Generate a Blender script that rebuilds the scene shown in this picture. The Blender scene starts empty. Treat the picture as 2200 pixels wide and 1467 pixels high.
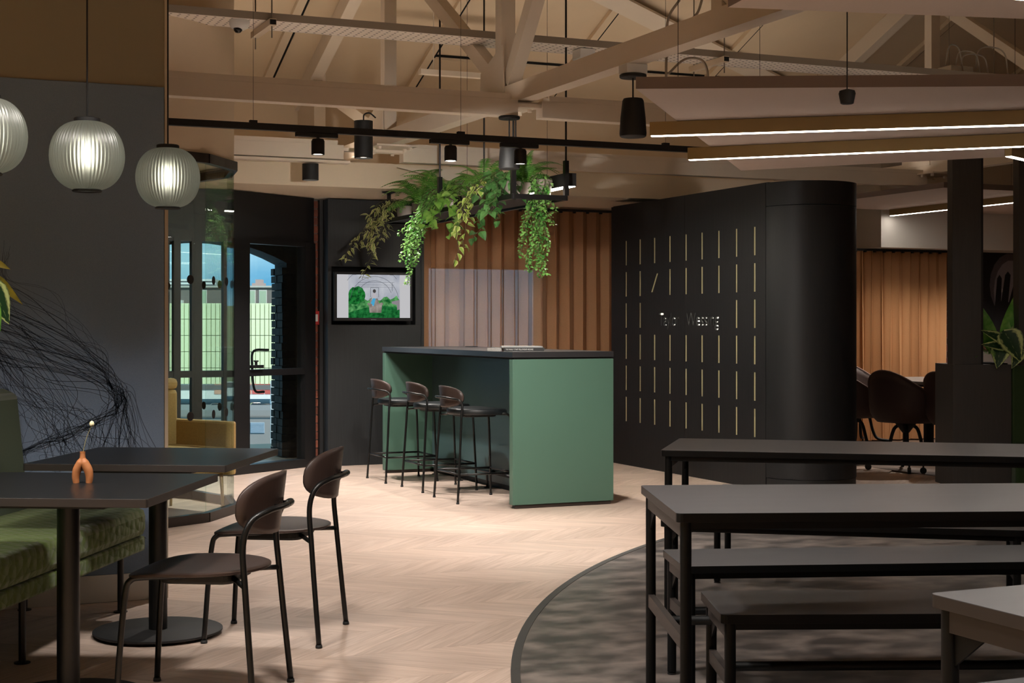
import bpy, bmesh, math, random
from mathutils import Vector, Matrix
from mathutils.geometry import interpolate_bezier, delaunay_2d_cdt

R = random.Random(7)
sc = bpy.context.scene
COL = sc.collection

# ---------------------------------------------------------------- camera, world, sun, exposure
F, H, HZ = 3240.0, 1.26, 700.0            # focal length and horizon in pixels of the 2200x1467 frame, eye height
TH = math.atan(1405 / 3240.0)             # the room's axes are turned this much from the view axis
CT, ST = math.cos(TH), math.sin(TH)
cam_d = bpy.data.cameras.new('camera')
cam_d.sensor_width = 36.0
cam_d.lens = F / 2200 * 36.0
cam_d.shift_y = -(733.5 - HZ) / 2200
cam_d.clip_end = 3000
cam = bpy.data.objects.new('camera', cam_d)
COL.objects.link(cam)
cam.location = (0, 0, H)
cam.rotation_euler = (math.pi / 2, 0, -TH)
sc.camera = cam

EXPOSURE = 0.65
sc.view_settings.view_transform = 'Standard'
sc.view_settings.look = 'None'
sc.view_settings.exposure = EXPOSURE
sc.view_settings.gamma = 1.0
sc.view_settings.use_curve_mapping = False
sc.cycles.use_denoising = True
sc.cycles.use_adaptive_sampling = True
sc.cycles.adaptive_threshold = 0.045
sc.cycles.max_bounces = 7
sc.cycles.diffuse_bounces = 4
sc.cycles.glossy_bounces = 2
sc.cycles.transmission_bounces = 4
sc.cycles.transparent_max_bounces = 16
sc.cycles.sample_clamp_indirect = 6.0
sc.cycles.caustics_reflective = False
sc.cycles.caustics_refractive = False

W_STRENGTH = 1.0
SUN_STRENGTH = 3.3
world = bpy.data.worlds.new('sky')
sc.world = world
world.use_nodes = True
wn, wl = world.node_tree.nodes, world.node_tree.links
wn.clear()
w_out = wn.new('ShaderNodeOutputWorld')
w_bg = wn.new('ShaderNodeBackground')
w_tc = wn.new('ShaderNodeTexCoord')
w_map = wn.new('ShaderNodeMapping')
w_map.inputs['Scale'].default_value = (6, 6, 16)
w_no = wn.new('ShaderNodeTexNoise')
w_no.inputs['Scale'].default_value = 1.3
w_no.inputs['Detail'].default_value = 6
w_cr = wn.new('ShaderNodeValToRGB')
w_cr.color_ramp.elements[0].position = 0.40
w_cr.color_ramp.elements[0].color = (0.105, 0.34, 0.56, 1)
w_cr.color_ramp.elements[1].position = 0.70
w_cr.color_ramp.elements[1].color = (0.42, 0.66, 0.80, 1)
wl.new(w_tc.outputs['Generated'], w_map.inputs['Vector'])
wl.new(w_map.outputs['Vector'], w_no.inputs['Vector'])
wl.new(w_no.outputs['Fac'], w_cr.inputs['Fac'])
wl.new(w_cr.outputs['Color'], w_bg.inputs['Color'])
w_bg.inputs['Strength'].default_value = W_STRENGTH
wl.new(w_bg.outputs['Background'], w_out.inputs['Surface'])

sun_d = bpy.data.lights.new('sun', 'SUN')
sun_d.energy = SUN_STRENGTH
sun_d.angle = 0.02
sun_d.color = (1.0, 0.95, 0.86)
sun = bpy.data.objects.new('sun', sun_d)
COL.objects.link(sun)
sun.rotation_euler = Vector((0.25, -0.75, 0.62)).to_track_quat('Z', 'Y').to_euler()   # shines over the roof on to the street beyond the windows

# ---------------------------------------------------------------- measuring helpers (pixel of the photo -> point on a known plane of the room)
def ray(px, py):
    X = (px - 1100) / F
    return Vector((X * CT + ST, -X * ST + CT, -(py - HZ) / F))
def pz(px, py, z=0.0):
    d = ray(px, py); t = (z - H) / d.z
    return Vector((d.x * t, d.y * t, z))
def onx(px, py, x):
    d = ray(px, py); t = x / d.x
    return Vector((x, d.y * t, H + d.z * t))
def ony(px, py, y):
    d = ray(px, py); t = y / d.y
    return Vector((d.x * t, y, H + d.z * t))
def at(px, py, D):
    d = ray(px, py)
    return Vector((d.x * D, d.y * D, H + d.z * D))
def roof_z(y):
    return 3.5 + 0.408 * (14.2 - y) if y > 6.0 else 3.5 + 0.408 * 8.2 - 0.408 * (6.0 - y)

# ---------------------------------------------------------------- materials
def lin(c):
    if isinstance(c, str):
        c = [int(c[i:i + 2], 16) / 255 for i in (0, 2, 4)]
    return tuple(((v / 12.92) if v <= 0.04045 else ((v + 0.055) / 1.055) ** 2.4) for v in c)
MATS = {}
def mat(name, col, rough=0.5, metal=0.0, var=0.0, nscale=8.0, stretch=(1, 1, 1), bump=0.0, emit=None, estr=0.0, spec=0.5,
        sheen=0.0, rand=0.0, coords='Object', col2=None, detail=4.0, coat=0.0):
    if name in MATS: return MATS[name]
    m = bpy.data.materials.new(name); m.use_nodes = True
    nt = m.node_tree; n, l = nt.nodes, nt.links
    b = n['Principled BSDF']
    c = lin(col)
    b.inputs['Base Color'].default_value = (*c, 1)
    b.inputs['Roughness'].default_value = rough
    b.inputs['Metallic'].default_value = metal
    b.inputs['Specular IOR Level'].default_value = spec
    if sheen: b.inputs['Sheen Weight'].default_value = sheen
    if coat: b.inputs['Coat Weight'].default_value = coat
    if emit:
        b.inputs['Emission Color'].default_value = (*lin(emit), 1)
        b.inputs['Emission Strength'].default_value = estr
    if var or bump or rand or col2:
        tc = n.new('ShaderNodeTexCoord'); mp = n.new('ShaderNodeMapping')
        mp.inputs['Scale'].default_value = stretch
        l.new(tc.outputs[coords], mp.inputs['Vector'])
        no = n.new('ShaderNodeTexNoise'); no.inputs['Scale'].default_value = nscale; no.inputs['Detail'].default_value = detail
        l.new(mp.outputs['Vector'], no.inputs['Vector'])
        if rand:
            oi = n.new('ShaderNodeObjectInfo')
            ad = n.new('ShaderNodeVectorMath'); ad.operation = 'ADD'
            sc_ = n.new('ShaderNodeMath'); sc_.operation = 'MULTIPLY'; sc_.inputs[1].default_value = 37.0
            l.new(oi.outputs['Random'], sc_.inputs[0])
            l.new(mp.outputs['Vector'], ad.inputs[0]); l.new(sc_.outputs[0], ad.inputs[1])
            l.new(ad.outputs[0], no.inputs['Vector'])
        if col2:
            mx = n.new('ShaderNodeMix'); mx.data_type = 'RGBA'
            mx.inputs['A'].default_value = (*c, 1); mx.inputs['B'].default_value = (*lin(col2), 1)
            rp = n.new('ShaderNodeMapRange'); rp.inputs['From Min'].default_value = 0.38; rp.inputs['From Max'].default_value = 0.66
            l.new(no.outputs['Fac'], rp.inputs['Value']); l.new(rp.outputs['Result'], mx.inputs['Factor'])
            src = mx.outputs['Result']
        else:
            src = None
        if var or rand:
            hs = n.new('ShaderNodeHueSaturation')
            if src: l.new(src, hs.inputs['Color'])
            else: hs.inputs['Color'].default_value = (*c, 1)
            mr = n.new('ShaderNodeMapRange'); mr.inputs['From Min'].default_value = 0.25; mr.inputs['From Max'].default_value = 0.75
            mr.inputs['To Min'].default_value = 1 - var; mr.inputs['To Max'].default_value = 1 + var
            l.new(no.outputs['Fac'], mr.inputs['Value'])
            if rand:
                oi2 = n.new('ShaderNodeObjectInfo')
                m2 = n.new('ShaderNodeMapRange'); m2.inputs['To Min'].default_value = 1 - rand; m2.inputs['To Max'].default_value = 1 + rand
                l.new(oi2.outputs['Random'], m2.inputs['Value'])
                mm = n.new('ShaderNodeMath'); mm.operation = 'MULTIPLY'
                l.new(mr.outputs['Result'], mm.inputs[0]); l.new(m2.outputs['Result'], mm.inputs[1])
                l.new(mm.outputs[0], hs.inputs['Value'])
            else:
                l.new(mr.outputs['Result'], hs.inputs['Value'])
            src = hs.outputs['Color']
        if src: l.new(src, b.inputs['Base Color'])
        if bump:
            bp = n.new('ShaderNodeBump'); bp.inputs['Strength'].default_value = bump; bp.inputs['Distance'].default_value = 0.004
            l.new(no.outputs['Fac'], bp.inputs['Height']); l.new(bp.outputs['Normal'], b.inputs['Normal'])
    MATS[name] = m
    return m
def emat(name, col, strength):
    if name in MATS: return MATS[name]
    m = bpy.data.materials.new(name); m.use_nodes = True
    n, l = m.node_tree.nodes, m.node_tree.links
    n.clear()
    o = n.new('ShaderNodeOutputMaterial'); e = n.new('ShaderNodeEmission')
    e.inputs['Color'].default_value = (*lin(col), 1); e.inputs['Strength'].default_value = strength
    l.new(e.outputs[0], o.inputs[0]); MATS[name] = m
    return m
def glass_mat(name, tint, rough=0.0):
    m = bpy.data.materials.new(name); m.use_nodes = True
    n, l = m.node_tree.nodes, m.node_tree.links
    n.clear()
    o = n.new('ShaderNodeOutputMaterial'); t = n.new('ShaderNodeBsdfTransparent'); g = n.new('ShaderNodeBsdfGlossy')
    mx = n.new('ShaderNodeMixShader'); lw = n.new('ShaderNodeLayerWeight'); lw.inputs['Blend'].default_value = 0.5
    pw_ = n.new('ShaderNodeMath'); pw_.operation = 'POWER'; pw_.inputs[1].default_value = 5.0
    ma = n.new('ShaderNodeMath'); ma.operation = 'MULTIPLY_ADD'; ma.inputs[1].default_value = 0.85; ma.inputs[2].default_value = 0.035
    l.new(lw.outputs['Facing'], pw_.inputs[0]); l.new(pw_.outputs[0], ma.inputs[0])
    t.inputs['Color'].default_value = (*tint, 1); g.inputs['Roughness'].default_value = rough
    l.new(ma.outputs[0], mx.inputs[0]); l.new(t.outputs[0], mx.inputs[1]); l.new(g.outputs[0], mx.inputs[2]); l.new(mx.outputs[0], o.inputs[0])
    MATS[name] = m
    return m
def cloth_mat(name, col, trans=0.4, clear=0.0, rough=0.9, weave=True):
    m = bpy.data.materials.new(name); m.use_nodes = True
    n, l = m.node_tree.nodes, m.node_tree.links
    n.clear()
    o = n.new('ShaderNodeOutputMaterial'); d = n.new('ShaderNodeBsdfDiffuse'); t = n.new('ShaderNodeBsdfTranslucent'); c = n.new('ShaderNodeBsdfTransparent')
    m1 = n.new('ShaderNodeMixShader'); m2 = n.new('ShaderNodeMixShader')
    cc = (*lin(col), 1)
    tc = n.new('ShaderNodeTexCoord'); no = n.new('ShaderNodeTexNoise'); no.inputs['Scale'].default_value = 60
    mp = n.new('ShaderNodeMapping'); mp.inputs['Scale'].default_value = (1, 1, 6)
    l.new(tc.outputs['Object'], mp.inputs['Vector']); l.new(mp.outputs['Vector'], no.inputs['Vector'])
    hs = n.new('ShaderNodeHueSaturation'); hs.inputs['Color'].default_value = cc
    mr = n.new('ShaderNodeMapRange'); mr.inputs['To Min'].default_value = 0.88; mr.inputs['To Max'].default_value = 1.12
    l.new(no.outputs['Fac'], mr.inputs['Value']); l.new(mr.outputs['Result'], hs.inputs['Value'])
    l.new(hs.outputs['Color'], d.inputs['Color']); l.new(hs.outputs['Color'], t.inputs['Color'])
    m1.inputs[0].default_value = trans; m2.inputs[0].default_value = clear
    l.new(d.outputs[0], m1.inputs[1]); l.new(t.outputs[0], m1.inputs[2])
    l.new(m1.outputs[0], m2.inputs[1]); l.new(c.outputs[0], m2.inputs[2]); l.new(m2.outputs[0], o.inputs[0])
    MATS[name] = m
    return m
def leaf_mat(name, dark, light, pattern='vein', trans=0.3):
    m = bpy.data.materials.new(name); m.use_nodes = True
    n, l = m.node_tree.nodes, m.node_tree.links
    b = n['Principled BSDF']; b.inputs['Roughness'].default_value = 0.42
    uv = n.new('ShaderNodeUVMap'); sp = n.new('ShaderNodeSeparateXYZ'); l.new(uv.outputs[0], sp.inputs[0])
    ab = n.new('ShaderNodeMath'); ab.operation = 'ABSOLUTE'
    su = n.new('ShaderNodeMath'); su.operation = 'SUBTRACT'; su.inputs[1].default_value = 0.5
    l.new(sp.outputs['X'], su.inputs[0]); l.new(su.outputs[0], ab.inputs[0])          # 0 at midrib, .5 at rim
    mx = n.new('ShaderNodeMix'); mx.data_type = 'RGBA'
    mx.inputs['A'].default_value = (*lin(dark), 1); mx.inputs['B'].default_value = (*lin(light), 1)
    rp = n.new('ShaderNodeMapRange')
    if pattern == 'rim':
        wv = n.new('ShaderNodeTexNoise'); wv.inputs['Scale'].default_value = 9
        l.new(uv.outputs[0], wv.inputs['Vector'])
        ad = n.new('ShaderNodeMath'); ad.operation = 'MULTIPLY_ADD'; ad.inputs[1].default_value = 0.22
        l.new(wv.outputs['Fac'], ad.inputs[0]); l.new(ab.outputs[0], ad.inputs[2])
        pp = n.new('ShaderNodeMath'); pp.operation = 'PINGPONG'; pp.inputs[1].default_value = 0.25
        l.new(ad.outputs[0], pp.inputs[0])
        rp.inputs['From Min'].default_value = 0.12; rp.inputs['From Max'].default_value = 0.03
        l.new(pp.outputs[0], rp.inputs['Value'])
    elif pattern == 'edge':
        rp.inputs['From Min'].default_value = 0.22; rp.inputs['From Max'].default_value = 0.36
        l.new(ab.outputs[0], rp.inputs['Value'])
    else:
        no = n.new('ShaderNodeTexNoise'); no.inputs['Scale'].default_value = 3.0
        tc = n.new('ShaderNodeTexCoord'); oi = n.new('ShaderNodeObjectInfo')
        ad = n.new('ShaderNodeVectorMath'); ad.operation = 'ADD'
        l.new(tc.outputs['Object'], ad.inputs[0]); l.new(oi.outputs['Random'], ad.inputs[1])
        no.inputs['Scale'].default_value = 14.0
        l.new(ad.outputs[0], no.inputs['Vector'])
        rp.inputs['From Min'].default_value = 0.35; rp.inputs['From Max'].default_value = 0.65
        l.new(no.outputs['Fac'], rp.inputs['Value'])
    l.new(rp.outputs['Result'], mx.inputs['Factor'])
    l.new(mx.outputs['Result'], b.inputs['Base Color'])
    t = n.new('ShaderNodeBsdfTranslucent'); l.new(mx.outputs['Result'], t.inputs['Color'])
    ms = n.new('ShaderNodeMixShader'); ms.inputs[0].default_value = trans
    l.new(b.outputs[0], ms.inputs[1]); l.new(t.outputs[0], ms.inputs[2]); l.new(ms.outputs[0], n['Material Output'].inputs[0])
    MATS[name] = m
    return m

M_OAKFLOOR = None
def plank_material(name, island):
    m = bpy.data.materials.new(name); m.use_nodes = True
    n, l = m.node_tree.nodes, m.node_tree.links
    b = n['Principled BSDF']; b.inputs['Roughness'].default_value = 0.42; b.inputs['Specular IOR Level'].default_value = 0.4
    if island:
        g = n.new('ShaderNodeNewGeometry'); rnd = g.outputs['Random Per Island']
    else:
        g = n.new('ShaderNodeObjectInfo'); rnd = g.outputs['Random']
    uv = n.new('ShaderNodeUVMap'); mp = n.new('ShaderNodeMapping'); mp.inputs['Scale'].default_value = (1.6, 26, 1)
    of = n.new('ShaderNodeMath'); of.operation = 'MULTIPLY'; of.inputs[1].default_value = 53.0
    l.new(rnd, of.inputs[0])
    cb = n.new('ShaderNodeCombineXYZ'); l.new(of.outputs[0], cb.inputs['X']); l.new(of.outputs[0], cb.inputs['Z'])
    l.new(uv.outputs[0], mp.inputs['Vector']); l.new(cb.outputs[0], mp.inputs['Location'])
    no = n.new('ShaderNodeTexNoise'); no.inputs['Scale'].default_value = 2.2; no.inputs['Detail'].default_value = 7; no.inputs['Distortion'].default_value = 0.6
    l.new(mp.outputs['Vector'], no.inputs['Vector'])
    cr = n.new('ShaderNodeValToRGB')
    cr.color_ramp.elements[0].position = 0.30; cr.color_ramp.elements[0].color = (*lin('b7a192'), 1)
    cr.color_ramp.elements[1].position = 0.72; cr.color_ramp.elements[1].color = (*lin('d2bdaf'), 1)
    l.new(no.outputs['Fac'], cr.inputs['Fac'])
    wn_ = n.new('ShaderNodeTexWhiteNoise'); wn_.noise_dimensions = '1D'; l.new(rnd, wn_.inputs['W'])
    hs = n.new('ShaderNodeHueSaturation'); l.new(cr.outputs['Color'], hs.inputs['Color'])
    mr = n.new('ShaderNodeMapRange'); mr.inputs['To Min'].default_value = 0.90; mr.inputs['To Max'].default_value = 1.07
    l.new(wn_.outputs['Value'], mr.inputs['Value']); l.new(mr.outputs['Result'], hs.inputs['Value'])
    l.new(hs.outputs['Color'], b.inputs['Base Color'])
    bp = n.new('ShaderNodeBump'); bp.inputs['Strength'].default_value = 0.05; bp.inputs['Distance'].default_value = 0.002
    l.new(no.outputs['Fac'], bp.inputs['Height']); l.new(bp.outputs['Normal'], b.inputs['Normal'])
    return m
def dots_mat(name, col, hole, sx, sy, axis='xy'):
    """painted perforated steel: rows of small round holes"""
    m = bpy.data.materials.new(name); m.use_nodes = True
    n, l = m.node_tree.nodes, m.node_tree.links
    b = n['Principled BSDF']; b.inputs['Roughness'].default_value = 0.5
    tc = n.new('ShaderNodeTexCoord'); sp = n.new('ShaderNodeSeparateXYZ'); l.new(tc.outputs['Object'], sp.inputs[0])
    def frac(out, s):
        a = n.new('ShaderNodeMath'); a.operation = 'MULTIPLY'; a.inputs[1].default_value = 1 / s; l.new(out, a.inputs[0])
        f = n.new('ShaderNodeMath'); f.operation = 'FRACT'; l.new(a.outputs[0], f.inputs[0])
        s2 = n.new('ShaderNodeMath'); s2.operation = 'SUBTRACT'; s2.inputs[1].default_value = 0.5; l.new(f.outputs[0], s2.inputs[0])
        mu = n.new('ShaderNodeMath'); mu.operation = 'MULTIPLY'; mu.inputs[1].default_value = s; l.new(s2.outputs[0], mu.inputs[0])
        return mu.outputs[0]
    cb = n.new('ShaderNodeCombineXYZ')
    l.new(frac(sp.outputs[axis[0].upper()], sx), cb.inputs['X']); l.new(frac(sp.outputs[axis[1].upper()], sy), cb.inputs['Y'])
    ln = n.new('ShaderNodeVectorMath'); ln.operation = 'LENGTH'; l.new(cb.outputs[0], ln.inputs[0])
    lt = n.new('ShaderNodeMath'); lt.operation = 'LESS_THAN'; lt.inputs[1].default_value = hole; l.new(ln.outputs['Value'], lt.inputs[0])
    mx = n.new('ShaderNodeMix'); mx.data_type = 'RGBA'
    mx.inputs['A'].default_value = (*lin(col), 1); mx.inputs['B'].default_value = (0.012, 0.01, 0.008, 1)
    l.new(lt.outputs[0], mx.inputs['Factor']); l.new(mx.outputs['Result'], b.inputs['Base Color'])
    MATS[name] = m
    return m

def quilt_mat(name, col, scale=26):
    m = mat(name, col, 0.9, sheen=0.2)
    n, l = m.node_tree.nodes, m.node_tree.links
    tc = n.new('ShaderNodeTexCoord'); mp = n.new('ShaderNodeMapping'); mp.inputs['Scale'].default_value = (1, 0.8, 1); mp.inputs['Rotation'].default_value = (0.3, 0.4, 0.7)
    vo = n.new('ShaderNodeTexVoronoi'); vo.inputs['Scale'].default_value = scale; vo.inputs['Randomness'].default_value = 0.35
    l.new(tc.outputs['Object'], mp.inputs['Vector']); l.new(mp.outputs['Vector'], vo.inputs['Vector'])
    bp = n.new('ShaderNodeBump'); bp.inputs['Strength'].default_value = 0.9; bp.inputs['Distance'].default_value = 0.012; bp.invert = True
    l.new(vo.outputs['Distance'], bp.inputs['Height']); l.new(bp.outputs['Normal'], n['Principled BSDF'].inputs['Normal'])
    return m

# ---------------------------------------------------------------- mesh helpers
XF = {}                                  # world matrix of every Empty made by thing()
class MB:
    def __init__(s): s.v, s.f, s.mi, s.uv = [], [], [], {}
    def add(s, vs, fs, m=0, uvs=None):
        o = len(s.v)
        s.v += [Vector(v) for v in vs]
        for k, f in enumerate(fs):
            if uvs: s.uv[len(s.f)] = uvs[k]
            s.f.append(tuple(i + o for i in f)); s.mi.append(m)
        return s
    def box(s, x0, y0, z0, x1, y1, z1, m=0):
        if x0 > x1: x0, x1 = x1, x0
        if y0 > y1: y0, y1 = y1, y0
        if z0 > z1: z0, z1 = z1, z0
        return s.add([(x0, y0, z0), (x1, y0, z0), (x1, y1, z0), (x0, y1, z0), (x0, y0, z1), (x1, y0, z1), (x1, y1, z1), (x0, y1, z1)],
                     [(0, 3, 2, 1), (4, 5, 6, 7), (0, 1, 5, 4), (1, 2, 6, 5), (2, 3, 7, 6), (3, 0, 4, 7)], m)
    def bar(s, a, b, w, h, m=0, up=(0, 0, 1)):
        """rectangular bar from a to b, w across (horizontal), h tall"""
        a, b = Vector(a), Vector(b); d = (b - a).normalized(); up = Vector(up)
        if abs(d.dot(up)) > 0.98: up = Vector((0, 1, 0))
        sd = d.cross(up).normalized() * (w / 2); u = sd.cross(d).normalized() * (h / 2)
        vs = [p + q for p in (a, b) for q in (-sd - u, sd - u, sd + u, -sd + u)]
        return s.add(vs, [(0, 1, 2, 3), (7, 6, 5, 4), (0, 4, 5, 1), (1, 5, 6, 2), (2, 6, 7, 3), (3, 7, 4, 0)], m)
    def tube(s, pts, r, seg=10, m=0, closed=False):
        pts = [Vector(p) for p in pts]; n = len(pts)
        rs = r if isinstance(r, (list, tuple)) else [r] * n
        tang = []
        for i in range(n):
            if closed: t = pts[(i + 1) % n] - pts[i - 1]
            else: t = pts[min(i + 1, n - 1)] - pts[max(i - 1, 0)]
            tang.append(t.normalized())
        t0 = tang[0]; a = Vector((0, 0, 1)) if abs(t0.z) < 0.9 else Vector((1, 0, 0))
        nrm = (a - t0 * a.dot(t0)).normalized()
        rings = []
        for i in range(n):
            t = tang[i]
            nrm = (nrm - t * nrm.dot(t)).normalized()
            bn = t.cross(nrm)
            rings.append([pts[i] + (nrm * math.cos(2 * math.pi * k / seg) + bn * math.sin(2 * math.pi * k / seg)) * rs[i] for k in range(seg)])
        vs = [p for rg in rings for p in rg]; fs = []
        for i in range(n - 1 if not closed else n):
            j = (i + 1) % n
            for k in range(seg):
                fs.append((i * seg + k, i * seg + (k + 1) % seg, j * seg + (k + 1) % seg, j * seg + k))
        if not closed:
            fs.append(tuple(range(seg - 1, -1, -1))); fs.append(tuple((n - 1) * seg + k for k in range(seg)))
        return s.add(vs, fs, m)
    def lathe(s, prof, seg=24, c=(0, 0, 0), m=0, cap=True, rib=0, ribd=0.0):
        vs, fs = [], []
        for (r, z) in prof:
            for k in range(seg):
                a = 2 * math.pi * k / seg
                rr = r * (1 + ribd * math.cos(rib * a)) if rib else r
                vs.append((c[0] + rr * math.cos(a), c[1] + rr * math.sin(a), c[2] + z))
        for i in range(len(prof) - 1):
            for k in range(seg):
                fs.append((i * seg + k, i * seg + (k + 1) % seg, (i + 1) * seg + (k + 1) % seg, (i + 1) * seg + k))
        if cap:
            if prof[0][0] > 1e-5: fs.append(tuple(range(seg - 1, -1, -1)))
            if prof[-1][0] > 1e-5: fs.append(tuple((len(prof) - 1) * seg + k for k in range(seg)))
        return s.add(vs, fs, m)
    def prism(s, poly, z0, z1, m=0):
        n = len(poly)
        vs = [(x, y, z0) for x, y in poly] + [(x, y, z1) for x, y in poly]
        fs = [tuple(range(n - 1, -1, -1)), tuple(range(n, 2 * n))] + [(i, (i + 1) % n, n + (i + 1) % n, n + i) for i in range(n)]
        return s.add(vs, fs, m)
    def prism_xz(s, poly, y0, y1, m=0):
        """polygon in the x-z plane, extruded along y"""
        n = len(poly)
        vs = [(x, y0, z) for x, z in poly] + [(x, y1, z) for x, z in poly]
        fs = [tuple(range(n)), tuple(range(2 * n - 1, n - 1, -1))] + [(i, n + i, n + (i + 1) % n, (i + 1) % n) for i in range(n)]
        return s.add(vs, fs, m)
    def prism_yz(s, poly, x0, x1, m=0):
        n = len(poly)
        vs = [(x0, y, z) for y, z in poly] + [(x1, y, z) for y, z in poly]
        fs = [tuple(range(n)), tuple(range(2 * n - 1, n - 1, -1))] + [(i, n + i, n + (i + 1) % n, (i + 1) % n) for i in range(n)]
        return s.add(vs, fs, m)
    def grid(s, fn, nu, nv, m=0, close_u=False):
        """surface fn(u,v) with u,v in 0..1"""
        vs = [fn(i / nu, j / nv) for j in range(nv + 1) for i in range(nu + (0 if close_u else 1))]
        w = nu if close_u else nu + 1; fs, uvs = [], []
        for j in range(nv):
            for i in range(nu):
                fs.append((j * w + i, j * w + (i + 1) % w, (j + 1) * w + (i + 1) % w, (j + 1) * w + i))
                uvs.append([(i / nu, j / nv), ((i + 1) / nu, j / nv), ((i + 1) / nu, (j + 1) / nv), (i / nu, (j + 1) / nv)])
        return s.add(vs, fs, m, uvs)
    def xform(s, M, start=0):
        for i in range(start, len(s.v)): s.v[i] = M @ s.v[i]
        return s
    def mesh(s, name, mats, smooth=False):
        me = bpy.data.meshes.new(name)
        me.from_pydata([tuple(v) for v in s.v], [], s.f)
        for mm in (mats if isinstance(mats, (list, tuple)) else [mats]): me.materials.append(mm)
        for p, k in zip(me.polygons, s.mi): p.material_index = k
        if s.uv:
            ul = me.uv_layers.new(name='UVMap')
            for fi, uvs in s.uv.items():
                p = me.polygons[fi]
                for li, q in zip(p.loop_indices, uvs): ul.data[li].uv = q
        if smooth:
            for p in me.polygons: p.use_smooth = True
        me.validate(); me.update()
        return me
    def build(s, name, mats, parent=None, smooth=False, bevel=0.0, world=False, angle=None, fix=True, solid=0.0):
        """one mesh object; a part when a parent is given (world=True: the vertices are room coordinates)"""
        off = None
        if parent is not None and world:
            inv = XF[parent].inverted()
            for i in range(len(s.v)): s.v[i] = inv @ s.v[i]
        if parent is None:
            lo = Vector([min(v[k] for v in s.v) for k in range(3)]); hi = Vector([max(v[k] for v in s.v) for k in range(3)])
            off = Vector(((lo.x + hi.x) / 2, (lo.y + hi.y) / 2, lo.z))
            for i in range(len(s.v)): s.v[i] = s.v[i] - off
        me = s.mesh(name, mats, smooth)
        if fix:
            bm = bmesh.new(); bm.from_mesh(me); bmesh.ops.recalc_face_normals(bm, faces=bm.faces[:]); bm.to_mesh(me); bm.free()
        o = bpy.data.objects.new(name, me); COL.objects.link(o)
        if off is not None:
            o.location = off; XF[o] = Matrix.Translation(off)
        elif parent is not None:
            o.parent = parent; XF[o] = XF[parent].copy()
        if smooth and angle:
            try: me.set_sharp_from_angle(angle=math.radians(angle))
            except Exception: pass
        if solid:
            md = o.modifiers.new('solid', 'SOLIDIFY'); md.thickness = solid; md.offset = 0
        if bevel:
            md = o.modifiers.new('bevel', 'BEVEL'); md.width = bevel; md.segments = 2; md.limit_method = 'ANGLE'; md.angle_limit = math.radians(40)
        return o
def tag(o, label=None, cat=None, group=None, kind=None):
    if label: o['label'] = label
    if cat: o['category'] = cat
    if group: o['group'] = group
    if kind: o['kind'] = kind
    return o
def thing(name, label, cat, loc=(0, 0, 0), rz=0.0, group=None, kind=None):
    o = bpy.data.objects.new(name, None); COL.objects.link(o)
    o.empty_display_size = 0.1
    o.location = loc; o.rotation_euler = (0, 0, rz)
    XF[o] = Matrix.Translation(Vector(loc)) @ Matrix.Rotation(rz, 4, 'Z')
    return tag(o, label, cat, group, kind)
def kids(o): return [c for c in bpy.data.objects if c.parent == o]
def copy_tree(o, parent=None):
    c = o.copy(); COL.objects.link(c)
    if parent: c.parent = parent
    for ch in kids(o): copy_tree(ch, c)
    return c
def struct(mb, name, mats, **k):
    o = mb.build(name, mats, **k); o['kind'] = 'structure'
    return o
def rrect(w, h, r, n=5, cx=0.0, cy=0.0):
    out = []
    for (sx, sy, a0) in ((1, 1, 0), (-1, 1, 90), (-1, -1, 180), (1, -1, 270)):
        for k in range(n + 1):
            a = math.radians(a0 + 90 * k / n)
            out.append((cx + sx * (w / 2 - r) + r * math.cos(a), cy + sy * (h / 2 - r) + r * math.sin(a)))
    return out
def lamp(name, kind, energy, parent, loc, color=(1, 0.93, 0.86), size=0.05, spot=None, blend=0.4, rot=None):
    d = bpy.data.lights.new(name, kind); d.energy = energy; d.color = color
    if kind in ('POINT', 'SPOT'): d.shadow_soft_size = size
    if kind == 'SPOT': d.spot_size = math.radians(spot); d.spot_blend = blend
    o = bpy.data.objects.new(name, d); COL.objects.link(o); o.parent = parent; o.location = loc
    if rot: o.rotation_euler = rot
    return o
def bez(pts, n=8):
    """Catmull-Rom polyline through the points"""
    P = [Vector(p) for p in pts]; P = [P[0] * 2 - P[1]] + P + [P[-1] * 2 - P[-2]]
    out = []
    for i in range(1, len(P) - 2):
        for k in range(n):
            t = k / n; a, b, c, d = P[i - 1:i + 3]
            out.append(0.5 * ((2 * b) + (c - a) * t + (2 * a - 5 * b + 4 * c - d) * t * t + (3 * b - a - 3 * c + d) * t ** 3))
    out.append(P[-2])
    return out
# ---------------------------------------------------------------- palette
PLASTER = mat('cream_plaster', 'd8c4a8', 0.85, var=0.03, nscale=3)
SOFFIT = mat('soffit_paint', 'dccdb6', 0.8)
BEAMP = mat('cream_beam_paint', 'ddd0bf', 0.55, var=0.02, nscale=5)
OLIVE = mat('olive_plaster', '938a76', 0.85, var=0.03, nscale=2)
FABRIC = mat('grey_wall_fabric', '7688a0', 0.95, var=0.06, nscale=260, bump=0.25)
MURAL = mat('mural_ink', '475160', 0.95)
SKIRT = mat('white_skirting', 'd8d6d2', 0.6)
BOAK = mat('black_oak', '161719', 0.5, var=0.18, nscale=5, stretch=(14, 14, 0.7), bump=0.12, spec=0.35)
BOAKX = mat('black_oak_tv', '242628', 0.5, var=0.18, nscale=5, stretch=(14, 14, 0.7), bump=0.12, spec=0.35)
BMET = mat('black_metal', '141415', 0.38, spec=0.45)
BMATT = mat('black_matt', '121213', 0.65)
DARKIN = mat('dark_recess', '050505', 0.9)
SCREENM = mat('black_screen_frame', '101012', 0.45)
BRASS = mat('brass', 'a08a5e', 0.4, metal=0.5)
SLIT = mat('brass_slit', 'b3ad84', 0.4, metal=0.3)
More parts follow.
